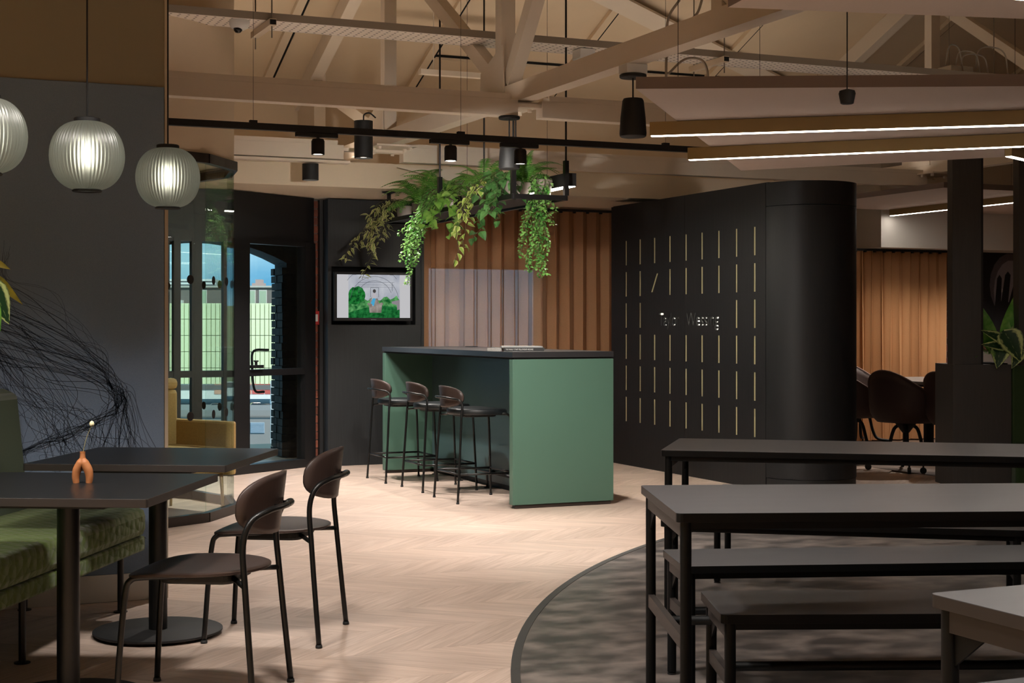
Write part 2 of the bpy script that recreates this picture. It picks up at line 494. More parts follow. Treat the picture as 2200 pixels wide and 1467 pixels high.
GLASS = glass_mat('clear_glass', (0.93, 0.97, 0.945))
GLASSW = glass_mat('window_glass', (0.9, 0.94, 0.93))
BRICK = mat('red_brick', '7a4433', 0.9, var=0.25, nscale=30, bump=0.4, rand=0.25)
MORTAR = mat('mortar', '6a615a', 0.95)
BRICKD = mat('weathered_brick', '3c3734', 0.95, var=0.25, nscale=30, bump=0.5, rand=0.25)
VINYL = mat('dark_stone_vinyl', '4a4646', 0.36, var=0.30, nscale=6.0, stretch=(1, 1.3, 1), col2='7a716c', detail=15, bump=0.04)
TRIMM = mat('floor_trim', '3b3b3a', 0.5)
CARPET = mat('brown_floor', '5d4a3c', 0.7, var=0.1, nscale=6)

# ---------------------------------------------------------------- floor: oak chevron boards
mb = MB(); mb.box(-5, -5, -0.12, 16, 16, -0.012)
floor = struct(mb, 'floor', mat('sub_floor', 'b79c80', 0.6))
tag(floor, 'pale oak chevron floor')
CX, CY, CR = 8.617, 2.226, 7.025              # centre and radius of the round dark floor area
ROW, PW = 0.42, 0.127
OAK_I, OAK_J = plank_material('oak_board', False), plank_material('oak_board_far', True)
def plank_mb(sgn, mb=None, ox=0.0, oy=0.0):
    g = 0.0006
    mb = mb or MB()
    lo = [(0 + g, 0 + g), (PW - g, 0 + g), (PW - g + sgn * ROW, ROW - g), (0 + g + sgn * ROW, ROW - g)]
    vs = [(ox + x, oy + y, -0.012) for x, y in lo] + [(ox + x, oy + y, 0.0) for x, y in lo]
    fs = [(3, 2, 1, 0), (4, 5, 6, 7), (0, 1, 5, 4), (1, 2, 6, 5), (2, 3, 7, 6), (3, 0, 4, 7)]
    L = ROW * 1.414
    top = [(0, 0), (0.06, 0.09), (L + 0.06, 0.09), (L, 0)]
    side = [(0, 0), (0.1, 0), (0.1, 0.01), (0, 0.01)]
    mb.add(vs, fs, 0, [side, top, side, side, side, side])
    return mb
def vis(x, y):
    D = x * ST + y * CT
    if D < 4.5: return None
    X = x * CT - y * ST
    px, py = 1100 + F * X / D, HZ + F * H / D
    return (px, py, D)
cells = []
for k in range(-5, 22):
    y0 = 5.53 + ROW * k; sgn = 1 if k % 2 == 0 else -1
    for i in range(-20, 90):
        x0 = i * PW - (ROW if sgn > 0 else 0)
        xc, yc = x0 + PW / 2 + sgn * ROW / 2, y0 + ROW / 2
        v = vis(xc, yc)
        if not v or v[0] < -260 or v[0] > 2400 or v[1] > 1560: continue
        if xc > 9.5 or yc > 13.9: continue
        if math.hypot(xc - CX, yc - CY) < CR - 0.36: continue
        if xc > 8.32 and yc > 9: continue
        if xc < 1.0 and yc > 7.3: continue
        cells.append((v[2], sgn, x0, y0, -20 < v[0] < 2220 and v[1] < 1490))
cells.sort(key=lambda c: (not c[4], c[0]))
pm = {s_: plank_mb(s_).mesh('floor_board', OAK_I) for s_ in (1, -1)}
for (D, s_, x0, y0, inn) in cells[:300]:
    o = bpy.data.objects.new('floor_board', pm[s_]); COL.objects.link(o)
    o.parent = floor; o.location = Vector((x0, y0, 0)) - XF[floor].translation
mb = MB()
for (D, s_, x0, y0, inn) in cells[300:]: plank_mb(s_, mb, x0, y0)
o = mb.build('floor_boards', OAK_J, floor, world=True, fix=False); o['kind'] = 'stuff'
# the round dark vinyl area with its edge strip, and the brown floor of the meeting corner
arc = [(CX + (CR - 0.03) * math.cos(a), CY + (CR - 0.03) * math.sin(a)) for a in [math.radians(75 + 150 * k / 90) for k in range(91)]]
mb = MB(); mb.prism(arc + [(2.0, -3.0), (12.0, -3.0), (12.0, 9.0)], -0.011, 0.004)
vin = struct(mb, 'floor', VINYL)
tag(vin, 'round area of mottled dark grey vinyl floor under the bench tables')
mb = MB()
vs, fs = [], []
for k in range(121):
    a = math.radians(75 + 150 * k / 120)
    for r, z in ((CR - 0.035, 0.0), (CR, 0.0), (CR, 0.006), (CR - 0.035, 0.006)):
        vs.append((CX + r * math.cos(a), CY + r * math.sin(a), z))
    if k:
        b = (k - 1) * 4
        for q in range(4): fs.append((b + q, b + (q + 1) % 4, b + 4 + (q + 1) % 4, b + 4 + q))
mb.add(vs, fs)
tag(struct(mb, 'trim_1', TRIMM), 'dark curved strip where oak floor meets vinyl')
mb = MB(); mb.box(8.285, 9.0, -0.011, 14, 14.2, 0.003)
tag(struct(mb, 'floor', CARPET), 'brown floor of the meeting corner')

# ---------------------------------------------------------------- left wall with the scribble mural
YL = 7.06
mb = MB(); mb.box(-4, YL, 0, 1.305, YL + 0.14, 4.6)
wl_ = struct(mb, 'wall_left', OLIVE); tag(wl_, 'olive plaster wall with a grey fabric panel')
mb = MB(); mb.box(-4, YL - 0.016, 0.125, 1.30, YL, 2.365)
tag(mb.build('fabric_panel', FABRIC, wl_, world=True, bevel=0.004), 'grey fabric wall panel printed with scribbled lines')
mb = MB(); mb.box(1.303, YL - 0.012, 0.0, 1.319, YL + 0.14, 4.6)
tag(struct(mb, 'trim_2', mat('edge_bead', 'c4b6a2', 0.6)), 'slim cream edge bead of the grey wall')
mb = MB(); mb.box(-4, YL - 0.022, 0, 1.30, YL, 0.125)
tag(struct(mb, 'baseboard_left', SKIRT, bevel=0.003), 'pale skirting under the grey wall')
rm = random.Random(3)
mb = MB()
def ribbon(pts, w):
    pp = [ony(p[0], p[1], YL - 0.0168) for p in bez([(x, y, 0) for x, y in pts], 7)]
    vs, fs = [], []
    for i, p in enumerate(pp):
        d = (pp[min(i + 1, len(pp) - 1)] - pp[max(i - 1, 0)]); d.y = 0; d.normalize()
        n = Vector((-d.z, 0, d.x)) * (w / 2)
        vs += [p + n, p - n]
        if i: fs.append((2 * i - 2, 2 * i - 1, 2 * i + 1, 2 * i))
    mb.add(vs, fs)
g = rm.gauss
for k in range(44):
    e = g(0, 1); j = g(0, 1)
    ribbon([(-60, 690 + 44 * e), (30 + g(0, 12), 722 + 40 * e + g(0, 10)), (120 + g(0, 14), 758 + 30 * e + g(0, 10)), (200 + g(0, 12), 796 + 20 * e + g(0, 8)),
            (246 + 8 * j + g(0, 6), 830 + 12 * e + g(0, 8)), (262 + 14 * j, 862 + g(0, 14)), (262 + 22 * j + g(0, 14), 910 + g(0, 16)), (268 + 30 * j + g(0, 26), 985)], rm.choice([.0012, .0015, .002, .003]))
for k in range(40):
    a = rm.uniform(-50, 90); e = rm.uniform(0, 1)
    ribbon([(a - 40, 690 + 60 * e), (a + 10, 760 + 50 * e + g(0, 10)), (a + 60 + g(0, 20), 835 + 40 * e), (a + 105 + g(0, 30), 905 + g(0, 20)), (a + 150 + g(0, 40), 985 + g(0, 20))], rm.choice([.0015, .002, .0025]))
for k in range(16):
    ribbon([(262 + g(0, 8), 845 + g(0, 12)), (250 + g(0, 9), 882 + g(0, 8)), (205 + g(0, 8), 908 + g(0, 9)), (140 + g(0, 8), 935 + g(0, 8)), (80, 960 + g(0, 8)), (-20, 1000 + g(0, 14))], rm.choice([.0015, .002, .0035]))
for k in range(22):
    x = rm.uniform(60, 250); y = rm.uniform(850, 960)
    ribbon([(x, y), (x + g(0, 25), y + g(20, 15)), (x + g(-30, 30), y + g(50, 20)), (x + g(-60, 30), y + g(70, 20))], .0015)
for k in range(8):
    ribbon([(10 + g(0, 10), 540 + g(0, 20)), (18 + g(0, 8), 600), (90 + g(0, 30), 660 + g(0, 20)), (160 + g(0, 20), 735 + g(0, 15)), (225 + g(0, 10), 800)], .0013)
for k in range(18):
    ribbon([(-20, 1120 + g(0, 12)), (70 + g(0, 20), 1100 + g(0, 12)), (190, 1110 + g(0, 14)), (300 + g(0, 10), 1140 + g(0, 20))], .002)
o = mb.build('mural_lines', MURAL, wl_, world=True, fix=False); tag(o, 'scribbled dark mural lines', kind='stuff')

# ---------------------------------------------------------------- roof, end walls, soffit
def roof_slab(y0, y1, x0=-5, x1=16):
    return MB().prism_yz([(y0, roof_z(y0)), (y1, roof_z(y1)), (y1, roof_z(y1) + 0.2), (y0, roof_z(y0) + 0.2)], x0, x1)
tag(struct(roof_slab(6.0, 14.7), 'ceiling', PLASTER), 'cream sloping ceiling')
tag(struct(roof_slab(-5.0, 6.0), 'ceiling', PLASTER), 'cream sloping ceiling behind the ridge')
mb = MB()
YE = 14.2
# back wall with an arched window and a flat-headed window
AX0, AX1, ASP, AAP = 2.25, 3.79, 1.88, 2.08
WX0, WX1, WZ0, WZ1 = 4.95, 6.25, 0.25, 1.86
mb.box(-5, YE, -0.1, AX0, YE + 0.45, 3.6)
arch = []
for k in range(13):
    t = k / 12; x = AX0 + (AX1 - AX0) * t; arch.append((x, ASP + (AAP - ASP) * (1 - (2 * t - 1) ** 2)))
mb.prism_xz([(AX0, 2.6), (AX0, ASP)] + arch[1:-1] + [(AX1, ASP), (AX1, 2.6)], YE, YE + 0.45)
mb.box(AX0, YE, -0.3, AX1, YE + 0.45, -0.02)
mb.box(AX0, YE, 2.6, 16, YE + 0.45, 3.6)
mb.box(6.6, YE, -0.1, 16, YE + 0.45, 2.6)
tag(struct(mb, 'wall_back', PLASTER), 'cream end wall under the eaves')
tag(struct(MB().box(AX1, YE, -0.1, WX0 - 0.35, YE + 0.45, 2.6), 'wall_back', BRICKD), 'dark brick wall beside the arched window')
mb = MB()
YC = 13.45
mb.box(WX0 - 0.35, YC, -0.1, WX0, YC + 0.2, 2.41); mb.box(WX1, YC, -0.1, 7.2, YC + 0.2, 2.41)
mb.box(WX0, YC, WZ1, WX1, YC + 0.2, 2.41); mb.box(WX0, YC, -0.1, WX1, YC + 0.2, WZ0)
tag(struct(mb, 'wall_window', mat('inner_wall', 'b09a80', 0.9)), 'inner wall with a window behind the tan curtain')
mb = MB(); mb.box(WX0, YC + 0.08, WZ0, WX0 + 0.05, YC + 0.13, WZ1); mb.box(WX1 - 0.05, YC + 0.08, WZ0, WX1, YC + 0.13, WZ1)
mb.box(WX0, YC + 0.08, WZ1 - 0.05, WX1, YC + 0.13, WZ1); mb.box(WX0, YC + 0.08, WZ0, WX1, YC + 0.13, WZ0 + 0.05)
wdw = struct(mb, 'window_1', SCREENM); tag(wdw, 'dark framed window behind the curtain')
mb = MB(); mb.box(WX0, YC + 0.10, WZ0, WX1, YC + 0.104, WZ1); mb.build('pane', glass_mat('bronze_glass', (0.97, 0.84, 0.82)), wdw, world=True)
# lowered soffit along the end wall
mb = MB(); mb.box(-2, 12.02, 2.41, 8.6, YE, 2.62)
tag(struct(mb, 'ceiling', SOFFIT), 'flat lowered soffit along the window wall')
cove = thing('added_cove_light', 'added light strip, unseen on top of the lowered soffit, brightening the ceiling', 'cove light', (3.5, 12.3, 2.62))  # invented lamp, out of sight, put in to brighten the sloping ceiling
MB().box(-1.5, 12.22, 2.622, 8.5, 12.34, 2.64).build('profile', BMATT if 'BMATT' in globals() else SKIRT, cove, world=True)
MB().box(-1.5, 12.23, 2.64, 8.5, 12.33, 2.643).build('diffuser', emat('added_cove_glow', 'ffead4', 5.5), cove, world=True)
for nm, b_ in (('wall_right', (15.0, -5, 0, 15.3, 15, 7.0)), ('wall_front', (-5, -5.2, 0, 16, -4.9, 7.0)), ('wall_far_left', (-5.2, -5, 0, -4.9, 15, 7.0))):
    tag(struct(MB().box(*b_), nm, PLASTER), {'wall_right': 'cream side wall beyond the meeting corner', 'wall_front': 'cream wall behind the viewer', 'wall_far_left': 'cream wall at the far left'}[nm])

# ---------------------------------------------------------------- black glazed screens in front of the arched window
SCL, SCC, SCR = Vector((1.2, 12.62, 0)), Vector((2.88, 12.62, 0)), Vector((3.742, 13.166, 0))
def screen(name, A, B, cols, label, zt=2.405):
    """black framed screen from A to B: cols = list of (s0, s1, clear?) spans along it, in metres"""
    L = (B - A).length; ang = math.atan2(B.y - A.y, B.x - A.x)
    t = thing(name, None, None, A, ang, kind='structure'); tag(t, label)
    fr = MB(); s_prev = 0.0
    fr.box(0, -0.03, 2.0, L, 0.03, zt)            # solid head panel
    fr.box(0, -0.045, 1.965, L, 0.045, 2.0)
    fr.box(0, -0.045, 0, L, 0.045, 0.075)
    fr.box(0, -0.045, 0.83, L, 0.045, 0.885)
    for (s0, s1) in cols:
        fr.box(s_prev, -0.05, 0.075, s0, 0.05, 2.0); s_prev = s1
    fr.box(s_prev, -0.05, 0.075, L, 0.05, 2.0)
    fr.build('screen_frame', SCREENM, t)
    for (s0, s1) in cols:
        for z0, z1 in ((0.075, 0.83), (0.885, 1.965)):
            MB().box(s0, -0.004, z0, s1, 0.004, z1).build('pane', GLASSW, t)
    return t
screen('window_2', SCL, SCC, [(0.15, 0.6), (0.75, 1.1), (1.165, 1.20), (1.256, 1.348), (1.434, 1.615)], 'black framed glazed screen behind the glass pod')
scr = screen('window_3', SCC, SCR, [(0.186, 0.883)], 'black framed glazed screen with a window latch beside the brick pier')
mb = MB(); mb.box(0.19, -0.075, 0.90, 0.33, -0.045, 0.925); mb.lathe([(0.012, 0.925), (0.012, 0.95), (0.022, 0.955), (0.022, 0.965)], 10, (0.25, -0.06, 0))
mb.build('latch', BMET, scr)
mb = MB(); mb.tube(bez([(0.52, 0.05, 1.05), (0.45, 0.16, 1.04), (0.44, 0.17, 0.92), (0.47, 0.17, 0.70), (0.56, 0.14, 0.68)], 5), 0.011, 8)
mb.build('pull_handle', BMET, scr)
# brick jamb and arch of the opening outside
jb = thing('wall_jamb', None, None, (AX1, YE, 0), kind='structure'); tag(jb, 'weathered brick jamb of the arched window')
bmesh_b = MB().box(-0.115, -0.005, 0.003, 0.115, 0.10, 0.069).mesh('brick', BRICKD)
for c in range(25):
    for q in range(4):
        o = bpy.data.objects.new('brick', bmesh_b); COL.objects.link(o); o.parent = jb
        o.location = (0.07 + R.uniform(-.006, .006), 0.0 + q * 0.105, 0.073 * c)
o = MB().prism_xz([(AX0 - .05, 2.5), (AX0 - .05, ASP - .02)] + [(x, z - .015) for x, z in arch] + [(AX1 + .05, ASP - .02), (AX1 + .05, 2.5)], YE - 0.012, YE + 0.46).build('arch_soffit', BRICKD, jb, world=True)
# brick pier between the screen and the joinery wall, with a red call point
pier = thing('wall_pier', None, None, (3.83, 13.30, 0), kind='structure'); tag(pier, 'narrow red brick pier beside the black joinery wall')
MB().box(-0.06, 0.005, 0, 0.11, 0.2, 2.41).build('mortar_core', MORTAR, pier)
bk = MB().box(-0.07, -0.006, 0.004, 0.13, 0.10, 0.069).mesh('brick', BRICK)
for c in range(32):
    o = bpy.data.objects.new('brick', bk); COL.objects.link(o); o.parent = pier; o.location = (R.uniform(-.003, .003), R.uniform(-.004, .003), 0.075 * c)
cp = thing('call_point', 'small red fire call point on the narrow brick pier', 'fire alarm', (3.80, 13.285, 1.27))
MB().box(-0.06, -0.04, 0, 0.05, 0, 0.125).build('housing', mat('red_plastic', 'b3201a', 0.4), cp, bevel=0.006)
MB().box(-0.035, -0.042, 0.03, 0.025, -0.04, 0.095).build('glass', SKIRT, cp)

# ---------------------------------------------------------------- black joinery wall with the screen niche
YT = 13.07
jw = thing('wall_joinery', None, None, (4.3, YT, 0), kind='structure'); tag(jw, 'black stained joinery wall with a niche for the screen')
JX0, JX1, NX0, NX1, NZ0, NZ1 = 3.868, 4.755, 3.90, 4.70, 1.27, 1.795
MB().box(JX0, YT, 0, JX1, YT + 0.13, NZ0).build('lower_panel', BOAKX, jw, world=True, bevel=0.002)
MB().box(JX0, YT, NZ1, JX1, YT + 0.13, 2.40).build('upper_panel', BOAKX, jw, world=True, bevel=0.002)
MB().box(JX0, YT, NZ0, NX0, YT + 0.13, NZ1).build('stile', BOAKX, jw, world=True)
MB().box(NX1, YT, NZ0, JX1, YT + 0.13, NZ1).build('stile', BOAKX, jw, world=True)
MB().box(JX0, YT + 0.13, 0, JX1, YT + 0.33, 2.40).build('niche_back', DARKIN, jw, world=True)
MB().box(JX1, YT - 0.012, 0, JX1 + 0.025, YT + 0.13, 2.40).build('end_lipping', BOAKX, jw, world=True)
MB().box(3.838, YT + 0.16, 0, JX0, YT + 0.3, 2.40).build('return_panel', BMATT, jw, world=True)

# ---------------------------------------------------------------- black panelled wall with the sign and rounded end
XW = 6.386
YN, YF, YS = pz(1645, 1053).y, 12.42, onx(1471, 700, XW).y        # near end of the flat part, far end, seam
WTOP = 2.355
PT = 0.018
def text_loops(txt, size, offset=0.0):
    """outlines of a word as closed loops of 2D points, and its width"""
    cu = bpy.data.curves.new('letters', 'FONT'); cu.body = txt; cu.size = size; cu.offset = offset
    o = bpy.data.objects.new('letters', cu); COL.objects.link(o)
    bpy.context.view_layer.update()
    bpy.context.view_layer.objects.active = o
    for q in bpy.context.selected_objects: q.select_set(False)
    o.select_set(True)
    bpy.ops.object.convert(target='CURVE')
    loops = []
    for sp in o.data.splines:
        if sp.type == 'BEZIER':
            bp_ = sp.bezier_points; pts = []
            for i in range(len(bp_)):
                j = (i + 1) % len(bp_)
                straight = (bp_[i].handle_right - bp_[i].co).length < 1e-6 and (bp_[j].handle_left - bp_[j].co).length < 1e-6
                pts += [(q.x, q.y) for q in interpolate_bezier(bp_[i].co, bp_[i].handle_right, bp_[j].handle_left, bp_[j].co, 2 if straight else 5)[:-1]]
        else:
            pts = [(q.co.x, q.co.y) for q in sp.points]
        out = []
        for q in pts:
            if not out or math.hypot(q[0] - out[-1][0], q[1] - out[-1][1]) > 1e-4: out.append(q)
        if len(out) > 2: loops.append(out)
    bpy.data.objects.remove(o)
    x0 = min(p[0] for lp in loops for p in lp); x1 = max(p[0] for lp in loops for p in lp)
    return [[(x - x0, y) for x, y in lp] for lp in loops], x1 - x0
def cut_panel(y_far, y_near, holes, text, parent):
    """flat panel in the plane x = XW facing -x, with slots and letters cut right through it; local x runs from far to near"""
    loops = [[(0.0015, 0.0), (y_far - y_near - 0.0015, 0.0), (y_far - y_near - 0.0015, WTOP), (0.0015, WTOP)]]
    for (yc, z0, z1, w, sk) in holes:
        a = y_far - yc - w / 2; loops.append([(a, z0), (a + w, z0), (a + w + sk, z1), (a + sk, z1)])
    lps, w = text_loops(text[0], text[1], text[5])
    loops += [[(x * text[3] / w + y_far - text[2], y + text[4]) for x, y in lp] for lp in lps]
    vs, fc = [], []
    for lp in loops:
        fc.append(list(range(len(vs), len(vs) + len(lp)))); vs += [Vector(p) for p in lp]
    ed = [(f[i], f[(i + 1) % len(f)]) for f in fc for i in range(len(f))]
    V2, E2, F2, _, _, _ = delaunay_2d_cdt(vs, ed, [], 0, 1e-6)
    def solid_at(x, y):                                    # even-odd test over all outlines
        c = False
        for lp in loops:
            for i in range(len(lp)):
                (x0, y0), (x1, y1) = lp[i - 1], lp[i]
                if (y0 > y) != (y1 > y) and x < x0 + (y - y0) * (x1 - x0) / (y1 - y0): c = not c
        return c
    F2 = [f for f in F2 if solid_at(sum(V2[i].x for i in f) / len(f), sum(V2[i].y for i in f) / len(f))]
    m_ = MB()
    m_.add([(XW, y_far - p.x, p.y) for p in V2], [tuple(f) for f in F2])
    for lp in loops:
        n = len(lp)
        m_.add([(XW, y_far - x, y) for x, y in lp] + [(XW + PT, y_far - x, y) for x, y in lp], [(i, (i + 1) % n, n + (i + 1) % n, n + i) for i in range(n)])
    return m_.build('panel', BOAK, parent, world=True, fix=False)
sw = thing('wall_sign', None, None, (XW, (YN + YF) / 2, 0), kind='structure'); tag(sw, 'black panelled wall with brass slits and a cut-out company name')
cols = [1345, 1375, 1406, 1439, 1473, 1508, 1544, 1582, 1621]
holes = {0: [], 1: []}
for ci, cpx in enumerate(cols):
    yc = onx(cpx, 700, XW).y
    for r_ in range(6):
        z1 = 2.029 - 0.2823 * r_; z0 = z1 - 0.2205
        if r_ == 2 and 2 <= ci <= 6: continue
        if r_ == 1 and ci == 2: h_ = (yc + 0.05, z0 + 0.03, z1 - 0.03, 0.03, 0.10)
        else: h_ = (yc, z0, z1, 0.026, 0.0)
        if ci == 4: h_ = (min(yc, YS - 0.02), *h_[1:])
        holes[0 if yc > YS + 0.005 else 1].append(h_)
ty0, ty1 = onx(1416, 700, XW).y, onx(1459, 700, XW).y
tw0, tw1 = onx(1474, 700, XW).y, onx(1544, 700, XW).y
zb = 1.262
cut_panel(YF, YS, holes[0], ('Taylor', 0.158, ty0, ty0 - ty1, zb, -0.0012), sw)
cut_panel(YS, YN, holes[1], ('Wessing', 0.158, tw0, tw0 - tw1, zb, -0.0012), sw)
for k in (0, 1):
    for (yc, z0, z1, w, sk) in holes[k]:
        m_ = MB()
        if sk: m_.prism_yz([(yc + w / 2 + .004, z0 - .003), (yc - w / 2 - .004, z0 - .003), (yc - w / 2 - .004 - sk, z1 + .003), (yc + w / 2 + .004 - sk, z1 + .003)], XW + 0.004, XW + 0.008)
        else: m_.box(XW + 0.004, yc - w / 2 - .003, z0 - .003, XW + 0.008, yc + w / 2 + .003, z1 + .003)
        m_.build('brass_slit', SLIT, sw, world=True)
tag(MB().box(XW + PT + 0.004, tw1 - 0.02, zb - 0.05, XW + PT + 0.008, ty0 + 0.02, zb + 0.13).build('sign_light', emat('sign_backlight', 'fff6e0', 2.2), sw, world=True), 'light sheet glowing through the cut-out letters')
MB().box(XW + PT + 0.012, YN, 0, XW + 0.06, YF, WTOP).build('core', DARKIN, sw, world=True)
MB().box(XW + 0.06, YF - 0.02, 0, XW + 0.76, YF, WTOP).build('end_panel', BOAK, sw, world=True)
# rounded end, with a plinth joint and a top joint
RR = 0.375
cxr, cyr = XW + RR, YN
def half_round(z0, z1, r):
    m_ = MB(); n = 28
    poly = [(cxr + r * math.cos(math.radians(180 + 180 * k / n)), cyr - 0.004 + r * math.sin(math.radians(180 + 180 * k / n))) for k in range(n + 1)]
    return m_.prism(poly, z0, z1)
half_round(0.10, 2.172, RR).build('curved_panel', BOAK, sw, world=True, smooth=True, angle=40)
half_round(2.176, WTOP, RR).build('curved_panel', BOAK, sw, world=True, smooth=True, angle=40)
half_round(0.0, 0.096, RR - 0.004).build('plinth', BOAK, sw, world=True, smooth=True, angle=40)
MB().box(XW + 0.02, YN, WTOP - 0.002, XW + 2 * RR, YF, WTOP + 0.008).build('top_cap', BMATT, sw, world=True)
MB().box(XW + 2 * RR - 0.018, YN, 0, XW + 2 * RR, YF, WTOP).build('rear_panel', BOAK, sw, world=True)
# ---------------------------------------------------------------- round glass pod under a plaster drum
PCX, PCY, PR, PN = 1.315, 10.468, 1.079, 14
ZR = 2.33
drum_r = abs((PCX * ray(503, 0).y - PCY * ray(503, 0).x)) / math.hypot(ray(503, 0).x, ray(503, 0).y)   # silhouette of the drum in the photo
mb = MB(); mb.lathe([(drum_r - 0.02, 0), (drum_r, 0.0), (drum_r, 3.2), (drum_r - 0.02, 3.2), (drum_r - 0.02, 0.0)], 72, (PCX, PCY, ZR + 0.035), cap=False)
dr = struct(mb, 'wall_drum', mat('drum_plaster', 'd9c8b0', 0.85), smooth=True, angle=35); tag(dr, 'round cream plaster drum above the glass pod')
mb = MB(); mb.lathe([(0.001, 0), (drum_r - 0.021, 0.0)], 48, (PCX, PCY, ZR + 0.05), cap=False)
mb.build('drum_ceiling', mat('pod_ceiling', 'cfc5ab', 0.8), dr, world=True)
pod = thing('glass_pod', 'many-sided frameless glass pod with black dots under a round plaster drum', 'glass pod', (PCX, PCY, 0))
a_ref = math.atan2(9.68 - PCY, 2.051 - PCX)
pv = [Vector((PR * math.cos(a_ref + 2 * math.pi * k / PN), PR * math.sin(a_ref + 2 * math.pi * k / PN), 0)) for k in range(PN)]
railm = mat('pod_rail', '241c17', 0.4)
dotm = mat('black_dot', '0b0b0c', 0.6)
for k in range(PN):
    a, b = pv[k], pv[(k + 1) % PN]; d = (b - a).normalized(); n = Vector((d.y, -d.x, 0)); n = n if n.dot(a) > 0 else -n
    aa, bb = a + d * 0.0015, b - d * 0.0015
    m_ = MB(); m_.bar(aa + Vector((0, 0, 1.19)), bb + Vector((0, 0, 1.19)), 0.010, 2.26)
    p = m_.build('pane', GLASS, pod)
    for z in (1.555, 0.685):
        for q in (0.25, 0.72) if k in (0, 1, 12, 13, 2) else (0.5,):
            c = a + (b - a) * q + n * 0.0056 + Vector((0, 0, z))
            ds = MB(); vs = [c + d * (0.029 * math.cos(t)) + Vector((0, 0, 0.029 * math.sin(t))) for t in [2 * math.pi * i / 18 for i in range(18)]]
            ds.add(vs + [v - n * 0.0009 for v in vs], [tuple(range(18)), tuple(range(35, 17, -1))] + [(i, (i + 1) % 18, 18 + (i + 1) % 18, 18 + i) for i in range(18)])
            ds.build('dot', dotm, p)
    MB().bar(a * 1.006 + Vector((0, 0, 0.03)), b * 1.006 + Vector((0, 0, 0.03)), 0.05, 0.06).build('bottom_rail', railm, pod)
    MB().bar(a * 1.004 + Vector((0, 0, 2.335)), b * 1.004 + Vector((0, 0, 2.335)), 0.05, 0.06).build('top_rail', railm, pod)
# tan armchair in the pod
TAN = mat('tan_upholstery', 'b3945f', 0.8, var=0.12, nscale=80, bump=0.2)
ac = thing('armchair', 'tan upholstered lounge armchair inside the glass pod', 'armchair', (1.91, 10.27, 0), math.radians(30))
ac.scale = (0.86, 0.86, 0.95)
def cushion(x0, y0, z0, x1, y1, z1, r=0.05):
    m_ = MB(); m_.prism(rrect(x1 - x0, y1 - y0, r, 5, (x0 + x1) / 2, (y0 + y1) / 2), z0, z1); return m_
cushion(-0.34, -0.36, 0.28, 0.34, 0.30, 0.46).build('seat', TAN, ac, bevel=0.02, smooth=True, angle=50)
cushion(-0.36, 0.26, 0.30, 0.36, 0.42, 0.86).build('back', TAN, ac, bevel=0.03, smooth=True, angle=50)
m_ = MB(); m_.prism(rrect(0.74, 0.14, 0.06, 5, 0, 0.33), 0.86, 0.94); m_.build('headrest', TAN, ac, bevel=0.03, smooth=True, angle=50)
for s_ in (-1, 1):
    m_ = MB(); m_.prism(rrect(0.10, 0.74, 0.04, 5, s_ * 0.38, 0.02), 0.26, 0.64); m_.build('arm', TAN, ac, bevel=0.015, smooth=True, angle=50)
    for y in (-0.3, 0.32): MB().tube([(s_ * 0.32, y, 0), (s_ * 0.31, y * 0.95, 0.28)], [0.011, 0.016], 8).build('leg', BRASS, ac, smooth=True)

# ---------------------------------------------------------------- roof carpentry: trusses, ties, channels
def truss(name, X, label, parts):
    t = thing(name, label, 'truss', (X, 9.1, 2.7))
    MB().box(X - 0.055, 3.2, 2.70, X + 0.055, 14.2, 2.82).build('bottom_chord', BEAMP, t, world=True)
    m_ = MB(); m_.bar((X, 14.2, roof_z(14.2) - 0.09), (X, 6.0, roof_z(6.0) - 0.09), 0.11, 0.16); m_.build('rafter', BEAMP, t, world=True)
    m_ = MB(); m_.box(X - 0.02, 13.63, 2.62, X + 0.09, 14.2, 3.80); m_.build('end_post', BEAMP, t, world=True)
    for y in (11.54, 9.15, 6.4):
        m_ = MB(); m_.box(X - 0.05, y - 0.05, 2.82, X + 0.05, y + 0.05, roof_z(y) - 0.15 if y > 6 else 6.3); m_.build('post', BEAMP, t, world=True)
    for (y0, z0, y1, z1) in parts:
        m_ = MB(); m_.bar((X, y0, z0), (X, y1, z1), 0.085, 0.10); m_.build('web', BEAMP, t, world=True)
    for y in (11.60, 9.13):
        m_ = MB(); m_.prism_yz([(y - 0.10, 2.78), (y + 0.32, 2.78), (y + 0.30, 2.96), (y - 0.08, 3.10)], X - 0.062, X - 0.054)
        m_.build('gusset', BEAMP, t, world=True)
        m_ = MB(); m_.box(X - 0.17, y - 0.28, 2.685, X + 0.17, y + 0.28, 2.698); pl = m_.build('node_plate', BEAMP, t, world=True)
        for bx in (-0.13, 0.13):
            for by in (-0.22, -0.08, 0.08, 0.22):
                m_ = MB(); m_.lathe([(0.016, -0.022), (0.016, 0.0), (0.020, 0.0), (0.020, 0.004)], 6, (X + bx, y + by, 2.684)); m_.build('bolt', BEAMP, pl, world=True)
    return t
webs = [(9.18, 2.85, 11.45, 4.30), (9.05, 2.85, 6.5, 6.0), (11.62, 2.82, 13.6, 3.50), (6.35, 2.85, 4.4, 5.4)]
truss('roof_truss', 3.92, 'cream timber roof truss over the middle of the room with a bolted king post', webs)
truss('roof_truss', 9.35, 'cream roof truss above the meeting corner', webs)
